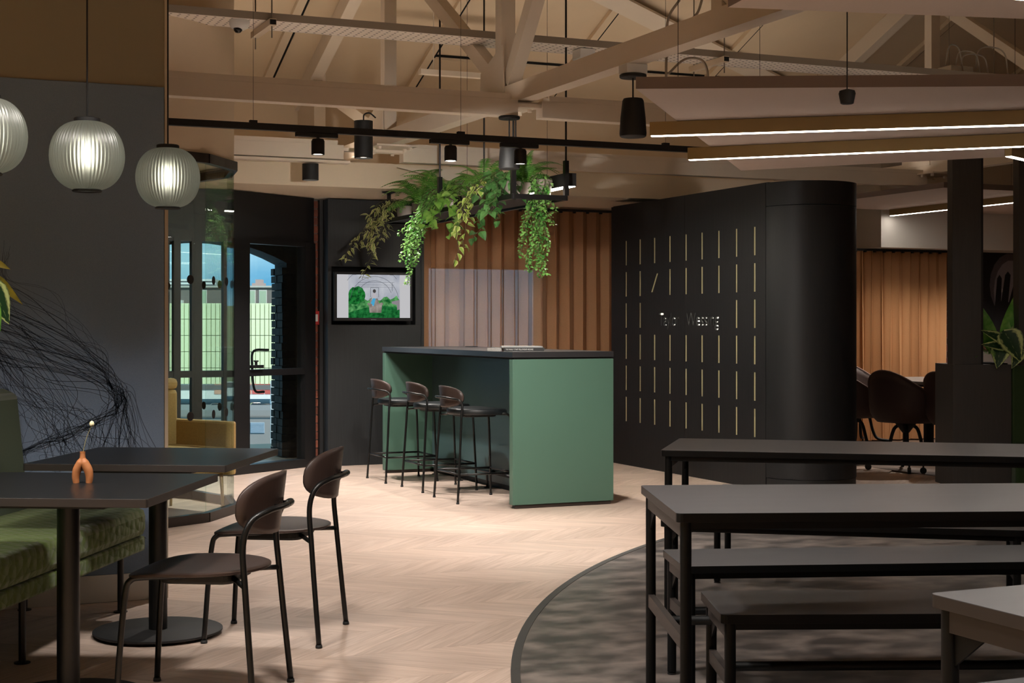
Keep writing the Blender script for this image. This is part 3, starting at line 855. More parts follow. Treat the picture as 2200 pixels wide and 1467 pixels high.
def tie(name, y, z0, z1, spans, label):
    t = thing(name, label, 'beam', ((spans[0][0] + spans[0][1]) / 2, y, z0))
    for (x0, x1) in spans:
        MB().box(x0, y - 0.05, z0, x1, y + 0.05, z1).build('beam_length', BEAMP, t, world=True, bevel=0.002)
    for (x0, x1) in spans:
        u_ = MB().box(x0 + 0.1, y - 0.03, z1, x1 - 0.1, y + 0.03, z1 + 0.018).build('added_uplight', BEAMP, t, world=True)  # added lamp along the beam top, there to lift the roof brightness
        MB().box(x0 + 0.11, y - 0.025, z1 + 0.018, x1 - 0.11, y + 0.025, z1 + 0.021).build('added_uplight_diffuser', emat('added_beam_glow', 'fff0e0', 4.0), u_, world=True)
        for q in (-0.05, 0.044): MB().box(x0 + 0.05, y + q, z1, x1 - 0.05, y + q + 0.006, z1 + 0.034).build('added_uplight_lip', BEAMP, u_, world=True)
    MB().box(spans[0][1], y - 0.04, z1 - 0.045, spans[-1][0], y + 0.04, z1 - 0.02).build('splice_plate', BEAMP, t, world=True)
    return t
tie('tie_beam', 8.83, 2.592, 2.70, [(0.9, 3.85), (4.02, 9.3)], 'cream tie beam crossing in front of the plaster drum, spliced under the king post')
tie('tie_beam', 11.6, 2.585, 2.70, [(2.0, 3.55), (4.05, 9.3)], 'cream tie beam in the distance, above the hanging plants')
MB().box(2.0, 11.54, 2.555, 3.60, 11.64, 2.575).build('beam_flange', BEAMP, [o for o in bpy.data.objects if o.name.startswith('tie_beam')][-1], world=True)
m_ = MB(); m_.prism_xz([(4.05, 2.56), (4.62, 2.56), (4.62, 2.44)], 11.70, 11.72)
m_.build('knee_bracket', BEAMP, [o for o in bpy.data.objects if o.name.startswith('tie_beam')][-1], world=True)
# channels and joints on the slope
PERF = dots_mat('perforated_white_steel', 'f4eade', 0.0085, 0.055, 0.05)
PERFY = dots_mat('slotted_channel', 'd9c8b0', 0.011, 0.5, 0.055, axis='xy')
TRAYS = dots_mat('tray_side', '8e8274', 0.007, 0.05, 5.0, axis='xz')
def slope_bar(x, w, h, y0=14.15, y1=10.5, off=0.02):
    m_ = MB(); m_.bar((x, y0, roof_z(y0) - off), (x, y1, roof_z(y1) - off), w, h); return m_
k_ = 3
for x, cm in ((3.53, PERFY), (4.95, PLASTER), (6.44, PLASTER), (8.0, PLASTER), (10.07, PLASTER), (11.6, PLASTER)):
    o = struct(slope_bar(x, 0.075, 0.05), 'trim_%d' % k_, cm); k_ += 1
    tag(o, 'cream ceiling channel running up the slope')
    m_ = MB(); m_.bar((x + 0.055, 14.15, roof_z(14.15) - 0.012), (x + 0.055, 10.5, roof_z(10.5) - 0.012), 0.022, 0.03); m_.build('shadow_gap', DARKIN, o, world=True)
for x0, x1 in ((4.95, 6.44), (8.0, 9.3), (6.44, 8.0)):
    m_ = MB(); m_.bar((x0 + 0.05, 13.42, roof_z(13.42) - 0.015), (x1 - 0.05, 13.42, roof_z(13.42) - 0.015), 0.03, 0.035); o = struct(m_, 'trim_%d' % k_, PLASTER); k_ += 1
    tag(o, 'level joint strip across the sloping ceiling')
    m_ = MB(); m_.bar((x0 + 0.05, 13.39, roof_z(13.39) - 0.012), (x1 - 0.05, 13.39, roof_z(13.39) - 0.012), 0.018, 0.02); m_.build('shadow_gap', DARKIN, o, world=True)
m_ = MB(); p0, p1 = Vector((5.4, 11.85, roof_z(11.85) - 0.07)), Vector((9.25, 13.52, roof_z(13.52) - 0.07)); m_.bar(p0, p1, 0.20, 0.03, up=(0, -0.408, -1))
tag(m_.build('roof_brace', BEAMP), 'wide flat cream brace running diagonally across the ceiling slope', 'brace')
# perforated cable tray with cross rails, rods and fittings
TY0, TY1, TZ = 9.40, 9.72, 3.20
tr = thing('cable_tray', 'long white perforated cable tray hung across the roof', 'cable tray', (5, 9.56, TZ))
MB().box(0.9, TY0, TZ, 12.5, TY1, TZ + 0.004).build('tray_bed', PERF, tr, world=True)
for y in (TY0, TY1): MB().box(0.9, y - 0.002, TZ, 12.5, y + 0.002, TZ + 0.048).build('tray_side', TRAYS, tr, world=True)
for x in (2.40, 5.72, 8.55, 10.9):
    c = MB().box(x - 0.022, TY0 - 0.08, TZ - 0.045, x + 0.022, TY1 + 0.10, TZ - 0.003).build('cross_rail', PERFY, tr, world=True)
    for y in (TY0 - 0.05, TY1 + 0.06):
        MB().tube([(x, y, TZ - 0.12), (x, y, roof_z(y) - 0.02)], 0.005, 6).build('drop_rod', mat('zinc', '8d857a', 0.4, metal=0.6), c, world=True)
    MB().box(x - 0.02, TY0 - 0.082, TZ - 0.04, x + 0.02, TY0 - 0.0805, TZ - 0.008).build('rail_end', DARKIN, c, world=True)
def jbox(p, s, label):
    t = thing('junction_box', label, 'junction box', p)
    MB().box(-s[0] / 2, -s[1] / 2, 0, s[0] / 2, s[1] / 2, s[2]).build('box', SKIRT, t, bevel=0.004)
    MB().box(-s[0] / 2 - .002, -s[1] / 2 - .002, 0.006, s[0] / 2 + .002, s[1] / 2 + .002, 0.012).build('lid', SKIRT, t)
p = ony(1254, 118, 9.5); jbox((p.x, 9.5, TZ - 0.075), (0.115, 0.13, 0.07), 'white square box under the cable tray beside the roof truss')
p = ony(1998, 148, 9.56); jbox((p.x + 0.25, 9.56, TZ + 0.006), (0.22, 0.16, 0.10), 'grey box with looping cables lying in the cable tray')
CABLE = mat('pale_cable', 'a3998c', 0.6)
lp = thing('cable_loops', 'pale cables looping up out of the cable tray at the right', 'cable', (p.x + 0.2, 9.5, TZ + 0.1))
for (a0, a1, hh) in ((-0.1, 0.05, 0.17), (0.0, 0.22, 0.13), (0.05, 0.30, 0.11), (0.2, 0.5, 0.18)):
    m_ = MB(); m_.tube(bez([(a0, 0, 0.0), (a0 + 0.03, 0, hh * 0.8), ((a0 + a1) / 2, 0, hh), (a1 - 0.03, -0.02, hh * 0.75), (a1, -0.03, -0.05)], 6), 0.006, 6); m_.build('cable', CABLE, lp, smooth=True)
# conduits dropping near the acoustic raft
cd = thing('conduit', 'grey bendy conduits dropping behind the acoustic ceiling panel', 'conduit', (4.7, 7.6, 2.4))
for pts in ([at(1460, 0, 9), at(1436, 40, 9), at(1432, 110, 9), at(1431, 190, 8.9)], [at(1508, 0, 9.2), at(1500, 25, 9.2), at(1488, 40, 9.2)],
            [at(1434, 160, 9.5), at(1470, 128, 9.6), at(1505, 128, 9.6), at(1519, 150, 9.6), at(1521, 190, 9.6)]):
    m_ = MB(); m_.tube(bez(pts, 6), 0.008, 7); m_.build('conduit_run', CABLE, cd, world=True, smooth=True)
# dome security camera under the tray
p = ony(512, 45, 9.5)
dc = thing('dome_camera', 'white dome security camera fixed under the cable tray', 'camera', (p.x, 9.47, TZ - 0.085))
MB().lathe([(0.03, 0.022), (0.052, 0.034), (0.064, 0.055), (0.066, 0.072), (0.062, 0.085), (0.0, 0.085)], 24).build('housing', SKIRT, dc, smooth=True, angle=40)
MB().lathe([(0.001, 0.0), (0.016, 0.003), (0.026, 0.014), (0.029, 0.03)], 20, (-0.012, -0.012, 0)).build('lens_dome', mat('camera_lens', '08080a', 0.1), dc, smooth=True)
# white trunking high on the slope
p = ony(902, 152, 12.6); q = ony(1120, 168, 12.6)
t = thing('cable_trunking', 'cream trunking with a drop rod high against the ceiling slope', 'trunking', ((p.x + q.x) / 2, 12.6, p.z - 0.03))
MB().box(p.x, 12.57, p.z - 0.03, q.x, 12.64, p.z + 0.015).build('trunk', BEAMP, t, world=True)
MB().tube([(p.x + 0.13, 12.6, p.z), (p.x + 0.13, 12.6, roof_z(12.6) - 0.03)], 0.006, 6).build('drop_rod', BEAMP, t, world=True)

# ---------------------------------------------------------------- track with spotlights
WHITE_E = emat('spot_lens', 'fff2e0', 9.0)
ZT = 2.352
trk = thing('lighting_track', 'long black lighting track hung on wires across the room', 'track', (3.2, 8.0, ZT - 0.036))
MB().box(1.35, 7.982, ZT - 0.036, 5.6, 8.018, ZT).build('track_body', BMATT, trk, world=True)
for px in (544, 990, 1430):
    p = ony(px, 300, 8.0)
    MB().box(p.x - 0.02, 7.985, ZT, p.x + 0.02, 8.015, ZT + 0.014).build('wire_clip', BMATT, trk, world=True)
    MB().tube([(p.x, 8.0, ZT), (p.x, 8.0, 5.9)], 0.0012, 5).build('wire', BMATT, trk, world=True)
SPOT_W = 120
def track_spot(x, label, aim=(0, 0, -1), e=SPOT_W, sz=110, y=8.0, zt=ZT, group='spotlights on the lighting track'):
    t = thing('track_spotlight', label, 'spotlight', (x, y, zt - 0.155), group=group)
    MB().box(-0.125, -0.017, 0.095, 0.11, 0.017, 0.118).build('adapter', BMATT, t, bevel=0.002)
    MB().tube([(0, 0, 0.07), (0, 0, 0.1)], 0.009, 8).build('stem', BMATT, t)
    MB().lathe([(0.030, 0.004), (0.0335, 0.0), (0.036, 0.0), (0.036, 0.074), (0.030, 0.086), (0.010, 0.090)], 24, cap=False).build('head', BMATT, t, smooth=True, angle=40)
    MB().lathe([(0.0005, 0.004), (0.031, 0.004)], 24, cap=False).build('lens', WHITE_E, t)
    lamp('spot_lamp', 'SPOT', e, t, (0, 0, -0.004), (1, 0.93, 0.86), 0.03 if group.startswith('spotlights on the lighting') else 0.14, sz, 0.7, Vector(aim).to_track_quat('-Z', 'Y').to_euler())
    return t
track_spot(2.311, 'black track spotlight nearest the plaster drum', (0.08, -0.1, -1))
track_spot(3.089, 'black track spotlight in the middle of the track', (0.48, 1.0, -0.55), 200)
track_spot(3.522, 'black track spotlight half hidden behind the conical pendant', (0.3, 0.2, -1), 130)

# added tracks, unseen overhead and behind the viewer, that brighten the whole room
for (ty, tz, e_, xs_) in ((4.3, 3.0, 140, (-2.6, -1.2, 0.1, 1.2)), (1.0, 3.0, 120, (-2.4, -0.6, 1.2, 3.0, 4.8, 6.6)), (-2.0, 3.0, 150, (-2.4, -0.6, 1.2, 3.0, 4.8, 6.6, 8.4))):
    t2 = thing('lighting_track', {4.3: 'added black lighting track over the small tables, above the view', 1.0: 'added black lighting track above the viewer, outside the view', -2.0: 'added black lighting track far behind the viewer, outside the view'}[ty], 'track', (sum(xs_) / len(xs_), ty, tz - 0.036))
    MB().box(xs_[0] - 0.4, ty - 0.018, tz - 0.036, xs_[-1] + 0.4, ty + 0.018, tz).build('track_body', BMATT, t2, world=True)
    for x in xs_:
        track_spot(x, 'added black track spotlight overhead, outside the view', (0, 0, -1), e_, 128 if ty > 4 else 95, ty, tz, 'added spotlights on tracks outside the view')

# ---------------------------------------------------------------- black cylinder downlights and conical pendants
def downlight(p, r, h, label, cable=False, e=190):
    t = thing('cylinder_downlight', label, 'downlight', p)
    MB().lathe([(r * 0.78, 0.012), (r * 0.86, 0.0), (r, 0.0), (r, h), (0.001, h)], 28, cap=False).build('body', BMATT, t, smooth=True, angle=40)
    MB().lathe([(0.0005, 0.012), (r * 0.78, 0.012)], 24, cap=False).build('lens', WHITE_E, t)
    if cable:
        m_ = MB(); m_.tube(bez([(0.0, 0, h), (0.005, 0, h + 0.05), (0.05, 0, h + 0.065), (0.10, 0, h + 0.03)], 5), 0.006, 7); m_.build('cable', BMATT, t, smooth=True)
    lamp('spot_lamp', 'SPOT', e, t, (0, 0, -0.004), (1, 0.93, 0.86), 0.04, 110, 0.7)
    return t
pA, pB = ony(781, 260, 11.3), ony(781, 340, 11.3)
downlight((pB.x, pB.y, pB.z), 20 * (pB.x * ST + pB.y * CT) / F, pA.z - pB.z, 'tall black cylinder downlight with a curved cable on the roof truss', True, 90)
pA, pB = ony(667, 352, 11.6), ony(667, 387, 11.6)
downlight((pB.x, 11.6, pB.z), 17.5 * (pB.x * ST + pB.y * CT) / F, pA.z - pB.z, 'short black cylinder downlight under the far tie beam')
def cone_pendant(p, z0, z1, zc, r0, r1, label, box=False, rods=1):
    t = thing('conical_pendant', label, 'pendant speaker', (p[0], p[1], z0))
    h = z1 - z0
    MB().lathe([(r0 * 0.86, 0.0), (r0 * 0.97, 0.006), (r0, 0.02), (r0 * 0.93, h * 0.5), (r1 * 1.02, h * 0.94), (r1 * 0.9, h), (0.001, h)], 32).build('cone', BMATT, t, smooth=True, angle=40)
    for k in range(rods):
        MB().tube([(0.045 * k, 0, h), (0.045 * k, 0, zc - z0)], 0.005, 7).build('stem', BMATT, t)
    MB().lathe([(r0 * 0.95, -0.004), (r0, 0.0), (r0, 0.012), (r0 * 0.9, 0.016), (0.001, 0.016)], 32, (0, 0, zc - z0)).build('ceiling_rose', BMATT, t, smooth=True, angle=40)
    if box: MB().box(-0.065, -0.05, zc - z0 + 0.016, 0.065, 0.05, 2.70 - z0).build('mounting_box', SKIRT, t, bevel=0.005)
    return t
cone_pendant((3.797, 8.80), 2.254, 2.447, 2.576, 0.068, 0.054, 'black conical pendant under the tie beam in front of the plants', rods=2)
p = onx(1360, 165, 3.92)
cone_pendant((3.92, p.y), 2.299, 2.512, 2.630, 0.075, 0.058, 'black conical pendant under the roof truss beside the acoustic ceiling panel', box=True)
p = at(1820, 205, 5.2)
t = thing('ceiling_sensor', 'small black pendant sensor hanging on a cable in front of the acoustic panel', 'sensor', (p.x, p.y, p.z - 0.03))
MB().lathe([(0.018, 0.0), (0.022, 0.002), (0.029, 0.036), (0.026, 0.046), (0.006, 0.052)], 20).build('body', BMATT, t, smooth=True, angle=40)
MB().tube([(0, 0, 0.05), (0, 0, 2.2)], 0.0025, 6).build('cable', BMATT, t)

# ---------------------------------------------------------------- acoustic rafts with brass light strips (fanned around the round floor)
RAFT = mat('raft_felt', 'd3c4bb', 0.95, var=0.04, nscale=120, stretch=(1, 6, 1))
STRIP_E = emat('strip_light', 'fff4e6', 16.0)
ZRF = 2.25
def raft(poly_px, z, label, th=0.05, pts=None):
    pts = pts or [pz(x, y, z) for x, y in poly_px]
    t = thing('acoustic_raft', label, 'acoustic panel', (pts[0].x, pts[0].y, z))
    o = MB().prism([(p.x, p.y) for p in pts], z, z + th).build('felt_panel', [RAFT, mat('raft_edge_shade', '7d6e66', 0.95)], t, world=True)  # edges darker than the felt: shade on the front face put into the colour
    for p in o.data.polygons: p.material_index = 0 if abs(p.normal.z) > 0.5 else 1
    for p in pts:
        q = (Vector((p.x, p.y, 0)) + (sum((Vector((r.x, r.y, 0)) for r in pts), Vector()) / len(pts) - Vector((p.x, p.y, 0))) * 0.12)
        MB().tube([(q.x, q.y, z + th), (q.x, q.y, min(z + th + 2.2, roof_z(q.y) - 0.03))], 0.0015, 5).build('wire', BMATT, t, world=True)
    return t
def added_uplight(t, a, b, z):
    """added light strip, unseen on top of a raft, to brighten the roof"""
    a, b = Vector((a[0], a[1], z)), Vector((b[0], b[1], z))
    u_ = MB().bar(a + Vector((0, 0, 0.012)), b + Vector((0, 0, 0.012)), 0.07, 0.022).build('added_uplight', BRASS, t, world=True)  # made-up fixture above the panel, only there to light the ceiling
    MB().bar(a + Vector((0, 0, 0.0245)), b + Vector((0, 0, 0.0245)), 0.06, 0.003).build('added_uplight_diffuser', emat('added_raft_glow', 'fff0e0', 7.0), u_, world=True)
def strip(t, a, b, z, label=None):
    """brass light strip under a raft from a to b (room x, y)"""
    a, b = Vector((a[0], a[1], z)), Vector((b[0], b[1], z))
    s_ = MB().bar(a + Vector((0, 0, 0.037)), b + Vector((0, 0, 0.037)), 0.04, 0.066).build('light_strip', BRASS, t, world=True)
    d = (b - a).normalized()
    MB().bar(a + d * 0.006 + Vector((0, 0, 0.0025)), b - d * 0.006 + Vector((0, 0, 0.0025)), 0.034, 0.003).build('diffuser', STRIP_E, s_, world=True)
    return s_
def ext(a, b, L):
    return a + (b - a).normalized() * L
nl, nr_ = pz(1366, 190.8, ZRF), pz(2200, 185, ZRF)
fl, fr_ = pz(1592, 366.6, ZRF), pz(2045, 343, ZRF)
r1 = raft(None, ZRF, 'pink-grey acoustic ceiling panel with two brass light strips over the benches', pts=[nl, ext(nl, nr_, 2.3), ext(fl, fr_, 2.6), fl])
zs = ZRF - 0.072
a, b = pz(1397, 294, zs), pz(2200, 270, zs); strip(r1, a.xy, ext(a, b, 2.2).xy, zs)
a, b = pz(1479, 345, zs), pz(2200, 316, zs); strip(r1, a.xy, ext(a, b, 2.2).xy, zs)
m0, m1 = nl.lerp(fl, 0.5), ext(nl, nr_, 2.3).lerp(ext(fl, fr_, 2.6), 0.5)
added_uplight(r1, m0.lerp(m1, 0.15).xy, m0.lerp(m1, 0.9).xy, ZRF + 0.05)
al, ar = pz(1564, 16, ZRF), pz(2200, 40.5, ZRF)
a0 = ext(al, ar, 2.4)
nd = Vector((2.36, 1.35, ZRF)) - Vector((2.36, 1.35, ZRF))
bl = Vector((al.x - 0.35, al.y - 2.1, ZRF)); br = Vector((a0.x - 0.1, a0.y - 0.9, ZRF))
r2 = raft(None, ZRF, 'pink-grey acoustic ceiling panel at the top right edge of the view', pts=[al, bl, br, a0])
for f in (0.32, 0.72):
    a = al.lerp(bl, f); b = a0.lerp(br, f); d = (b - a).normalized(); strip(r2, (a + d * 0.12).xy, (b - d * 0.1).xy, zs)
added_uplight(r2, al.lerp(br, 0.2).xy, a0.lerp(br, 0.4).xy, ZRF + 0.05)
a, b = pz(2166, 337, zs), pz(2200, 344.5, zs); e4 = ext(a, b, 2.3)
pn = Vector((-(b - a).y, (b - a).x, 0)).normalized()
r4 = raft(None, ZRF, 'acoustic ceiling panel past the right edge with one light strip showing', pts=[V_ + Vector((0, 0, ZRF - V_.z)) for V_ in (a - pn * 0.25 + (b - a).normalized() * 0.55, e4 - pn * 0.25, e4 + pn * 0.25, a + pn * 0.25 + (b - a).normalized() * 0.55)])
strip(r4, a.xy, e4.xy, zs)
ZR3 = 2.5
c3 = pz(2028, 403, ZR3)
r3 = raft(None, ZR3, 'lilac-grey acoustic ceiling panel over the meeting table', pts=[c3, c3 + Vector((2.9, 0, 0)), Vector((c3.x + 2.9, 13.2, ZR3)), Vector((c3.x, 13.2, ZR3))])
a = pz(1889, 467, ZR3 - 0.07); a.y = min(a.y, 13.15); strip(r3, (a.x, a.y), (a.x, c3.y + 0.15), ZR3 - 0.07)

for (x_, y_) in ((10.3, 12.3), (11.3, 12.3), (9.3, 11.2)):  # added downlights that brighten the meeting corner and its curtain
    m_ = MB(); m_.lathe([(0.001, -0.001), (0.036, -0.001)], 20, (x_, y_, ZR3), cap=False); dl_ = m_.build('added_recessed_lens', WHITE_E, r3, world=True)
    lamp('added_recessed_lamp', 'SPOT', 105, r3, Vector((x_, y_, ZR3 - 0.01)) - XF[r3].translation, (1, 0.9, 0.8), 0.03, 120, 0.6)
# ---------------------------------------------------------------- ribbed globe pendants over the small tables
def globe_material():
    m = bpy.data.materials.new('ribbed_opal_glass'); m.use_nodes = True
    n, l = m.node_tree.nodes, m.node_tree.links; n.clear()
    o = n.new('ShaderNodeOutputMaterial'); tr_ = n.new('ShaderNodeBsdfTranslucent'); rf = n.new('ShaderNodeBsdfRefraction'); gl = n.new('ShaderNodeBsdfGlossy')
    tr_.inputs['Color'].default_value = (0.26, 0.28, 0.24, 1)
    rf.inputs['Color'].default_value = (0.8, 0.85, 0.74, 1); rf.inputs['Roughness'].default_value = 0.75; rf.inputs['IOR'].default_value = 1.4
    gl.inputs['Roughness'].default_value = 0.35; gl.inputs['Color'].default_value = (0.8, 0.8, 0.8, 1)
    df = n.new('ShaderNodeBsdfDiffuse'); df.inputs['Color'].default_value = (0.10, 0.105, 0.09, 1)
    m1 = n.new('ShaderNodeMixShader'); m1.inputs[0].default_value = 0.45
    m2 = n.new('ShaderNodeMixShader'); m2.inputs[0].default_value = 0.06
    m3 = n.new('ShaderNodeMixShader'); m3.inputs[0].default_value = 0.35
    l.new(tr_.outputs[0], m1.inputs[1]); l.new(rf.outputs[0], m1.inputs[2])
    l.new(m1.outputs[0], m3.inputs[1]); l.new(df.outputs[0], m3.inputs[2])
    l.new(m3.outputs[0], m2.inputs[1]); l.new(gl.outputs[0], m2.inputs[2]); l.new(m2.outputs[0], o.inputs[0])
    return m
GLOBE = globe_material()
BULB = emat('frosted_bulb', 'fff6e6', 11.0)
def globe(p, label):
    t = thing('globe_pendant', label, 'pendant light', (p[0], p[1], p[2] - 0.128), group='ribbed globe pendants')
    prof = []
    for k in range(25):
        a = -math.pi / 2 + math.pi * k / 24
        r = 0.125 * (abs(math.cos(a)) ** 0.72); z = 0.128 + 0.122 * math.sin(a)
        if r < 0.042 and a < 0: continue
        if r < 0.04 and a > 0: continue
        prof.append((r, z))
    MB().lathe(prof, 240, cap=False, rib=56, ribd=0.03).build('shade', GLOBE, t, smooth=True)
    MB().lathe([(0.036, 0.006), (0.049, 0.002), (0.052, 0.006), (0.046, 0.011), (0.036, 0.006)], 40, cap=False).build('lower_ring', BMATT, t, smooth=True)
    MB().lathe([(0.040, 0.240), (0.045, 0.242), (0.045, 0.258), (0.041, 0.261), (0.001, 0.261)], 32, cap=False).build('cap', BMATT, t, smooth=True, angle=40)
    MB().tube([(0, 0, 0.26), (0, 0, 3.2)], 0.0032, 7).build('cord', BMATT, t)
    MB().lathe([(0.001, 0.096), (0.014, 0.100), (0.022, 0.116), (0.024, 0.132), (0.018, 0.150), (0.011, 0.166), (0.001, 0.170)], 18).build('bulb', BULB, t, smooth=True)
    MB().lathe([(0.012, 0.168), (0.014, 0.172), (0.014, 0.241)], 14).build('lampholder', BMATT, t)
    return t
globe((1.148, 6.14, 1.858), 'ribbed globe pendant nearest the glass pod, right of the three')
globe((0.733, 5.415, 1.853), 'ribbed globe pendant in the middle of the three')
globe((0.375, 5.09, 1.868), 'ribbed globe pendant cut by the left edge of the view')
# ---------------------------------------------------------------- chairs and stools with bent tube frames
PLY = mat('smoked_oak_ply', '3a2e2a', 0.42, var=0.12, nscale=6, stretch=(20, 1, 1), spec=0.4)
TUBEM = mat('black_tube', '0d0d0d', 0.35, spec=0.4)
UPH = mat('dark_green_leather', '11171a', 0.5, var=0.08, nscale=40, bump=0.05)
def back_plate(hw, hh, zc, yb, curve, lean=0.05, n=2.6):
    m_ = MB()
    def fn(u, v):
        th = 2 * math.pi * u; c, s_ = math.cos(th), math.sin(th)
        x = hw * v * math.copysign(abs(c) ** (2 / n), c); z = hh * v * math.copysign(abs(s_) ** (2 / n), s_)
        return (x, yb + curve * (x / hw) ** 2 - lean * z, zc + z)
    m_.grid(fn, 40, 6, close_u=True)
    return m_
def seat_outline(hw, yr, yf, n=44):
    out = []
    for k in range(n):
        a = 2 * math.pi * k / n; c, s_ = math.cos(a), math.sin(a)
        e = 2.0 if s_ < 0 else 3.4
        x = hw * math.copysign(abs(c) ** (2 / e), c); y = (yf if s_ > 0 else -yr) * abs(s_) ** (2 / e)
        out.append((x, y * 1.0))
    return out
def seat_mb(hw, yr, yf, z, th, dish=0.012, roll=0.02):
    m_ = MB(); ol = seat_outline(hw, yr, yf); n = len(ol); vs, fs = [], []
    rr = [0.0, 0.5, 0.85, 0.96, 1.0]
    for side in (1, -1):
        for q in rr[1:]:
            for (x, y) in ol:
                X, Y = x * q, y * q
                zz = z + dish * (q ** 2 - 1) * 0.6 - roll * max(0, Y / yf) ** 3
                edge = th * (0.5 if q < 0.97 else 0.28)
                vs.append((X, Y, zz - th / 2 + side * edge))
    vs += [(0, 0, z - dish * 0.6), (0, 0, z - dish * 0.6 - th)]
    L = len(rr) - 1
    for si in (0, 1):
        b = si * L * n
        for k in range(n):
            fs.append((2 * L * n + si, b + k, b + (k + 1) % n))
            for r_ in range(L - 1):
                fs.append((b + r_ * n + k, b + (r_ + 1) * n + k, b + (r_ + 1) * n + (k + 1) % n, b + r_ * n + (k + 1) % n))
    for k in range(n):
        fs.append(((L - 1) * n + k, (L - 1) * n + (k + 1) % n, L * n + (L - 1) * n + (k + 1) % n, L * n + (L - 1) * n + k))
    m_.add(vs, fs)
    return m_
def make_seat(name, label, cat, loc, rz, stool, group):
    t = thing(name, label, cat, loc, rz, group)
    SH = 0.655 if stool else 0.455
    rw, rd, fw, fd = (0.2375, 0.2225, 0.2225, 0.2225) if stool else (0.236, 0.24, 0.20, 0.235)
    r = 0.0085 if stool else 0.0105
    hb = SH + (0.095 if stool else 0.202)             # height of the hoop behind the backrest
    if stool:
        o = seat_mb(0.215, 0.20, 0.215, SH + 0.012, 0.045, 0.004, 0.012).build('seat', UPH, t, smooth=True, angle=60)
        MB().prism(rrect(0.28, 0.26, 0.06, 5), SH - 0.05, SH - 0.03).build('seat_support', BMATT, t, bevel=0.006)
        back_plate(0.20, 0.078, SH + 0.098, -0.247, 0.085, 0.10).build('backrest', PLY, t, smooth=True, solid=0.012)
    else:
        o = seat_mb(0.235, 0.225, 0.225, SH, 0.013, 0.012, 0.022).build('seat', PLY, t, smooth=True, angle=60)
        m_ = MB(); m_.prism(rrect(0.27, 0.26, 0.05, 5, 0, -0.01), SH - 0.052, SH - 0.012); m_.build('seat_support', BMATT, t, bevel=0.01)
        back_plate(0.205, 0.102, SH + 0.212, -0.262, 0.09, 0.12).build('backrest', PLY, t, smooth=True, solid=0.012)
    for s_ in (-1, 1):
        zk = SH - 0.045
        pts = [(s_ * rw, -rd, 0.012), (s_ * (rw - 0.010), -rd + 0.018, zk * 0.5), (s_ * (rw - 0.022), -rd + 0.036, zk), (s_ * (rw - 0.03), -rd + 0.045, SH + (hb - SH) * 0.45),
               (s_ * (rw - 0.045), -rd + 0.022, SH + (hb - SH) * 0.82), (s_ * (rw - 0.095), -rd - 0.02, hb - 0.006), (s_ * (rw - 0.165), -rd - 0.045, hb), (0, -rd - 0.05, hb)]
        lg = MB().tube(bez(pts, 6), r, 10).build('rear_leg', TUBEM, t, smooth=True)
        MB().lathe([(r * 1.25, 0), (r * 1.35, 0.004), (r * 1.2, 0.013)], 12, (s_ * rw, -rd, 0)).build('glide', BMATT, lg, smooth=True)
        MB().tube([(s_ * 0.10, -0.13, zk + 0.012), (s_ * (rw - 0.022), -rd + 0.036, zk)], r * 0.85, 8).build('seat_bracket', TUBEM, t, smooth=True)
        pts = [(s_ * 0.12, 0.0, SH - 0.024), (s_ * (fw - 0.03), fd - 0.085, SH - 0.024), (s_ * (fw - 0.022), fd - 0.042, SH - 0.034), (s_ * (fw - 0.018), fd - 0.026, SH - 0.075),
               (s_ * (fw - 0.010), fd - 0.013, SH * 0.5), (s_ * fw, fd, 0.012)]
        lg = MB().tube(bez(pts, 6), r, 10).build('front_leg', TUBEM, t, smooth=True)
        MB().lathe([(r * 1.25, 0), (r * 1.35, 0.004), (r * 1.2, 0.013)], 12, (s_ * fw, fd, 0)).build('glide', BMATT, lg, smooth=True)
    for s_ in (-1, 1): MB().tube([(s_ * 0.055, -rd - 0.044, hb + 0.002), (s_ * 0.055, -rd - 0.02, hb + 0.002)], 0.006, 8).build('back_fixing', TUBEM, t, smooth=True)
    if stool:
        z = 0.205; k = 1 - z / SH
        rx, ry = rw - 0.012, rd - 0.02; fx, fy = fw - 0.006, fd - 0.008
        for a, b in (((-rx, -ry), (rx, -ry)), ((rx, -ry), (fx, fy)), ((fx, fy), (-fx, fy)), ((-fx, fy), (-rx, -ry))):
            MB().tube([(a[0], a[1], z), (b[0], b[1], z)], 0.0075, 8).build('footrest', TUBEM, t, smooth=True)
    return t
c2 = (1.564, 6.036, 0)
d21 = pz(742, 1341) - pz(624, 1465)
make_seat('dining_chair', 'dark brown plywood chair with a black tube frame at the farther small table', 'chair', c2, math.radians(60), False, 'chairs at the small tables')
make_seat('dining_chair', 'dark brown plywood chair with a black tube frame at the table with the vase', 'chair', (c2[0] - d21.x, c2[1] - d21.y, 0), math.radians(60.5), False, 'chairs at the small tables')
make_seat('bar_stool', 'bar stool with dark seat, farthest of three at the green bar', 'bar stool', (4.09, 11.69, 0), math.radians(-90), True, 'stools at the green bar')
make_seat('bar_stool', 'bar stool with dark seat, middle of three at the green bar', 'bar stool', (4.13, 10.94, 0), math.radians(-90), True, 'stools at the green bar')
make_seat('bar_stool', 'bar stool with dark seat, nearest of three at the green bar', 'bar stool', (4.11, 10.165, 0), math.radians(-90), True, 'stools at the green bar')

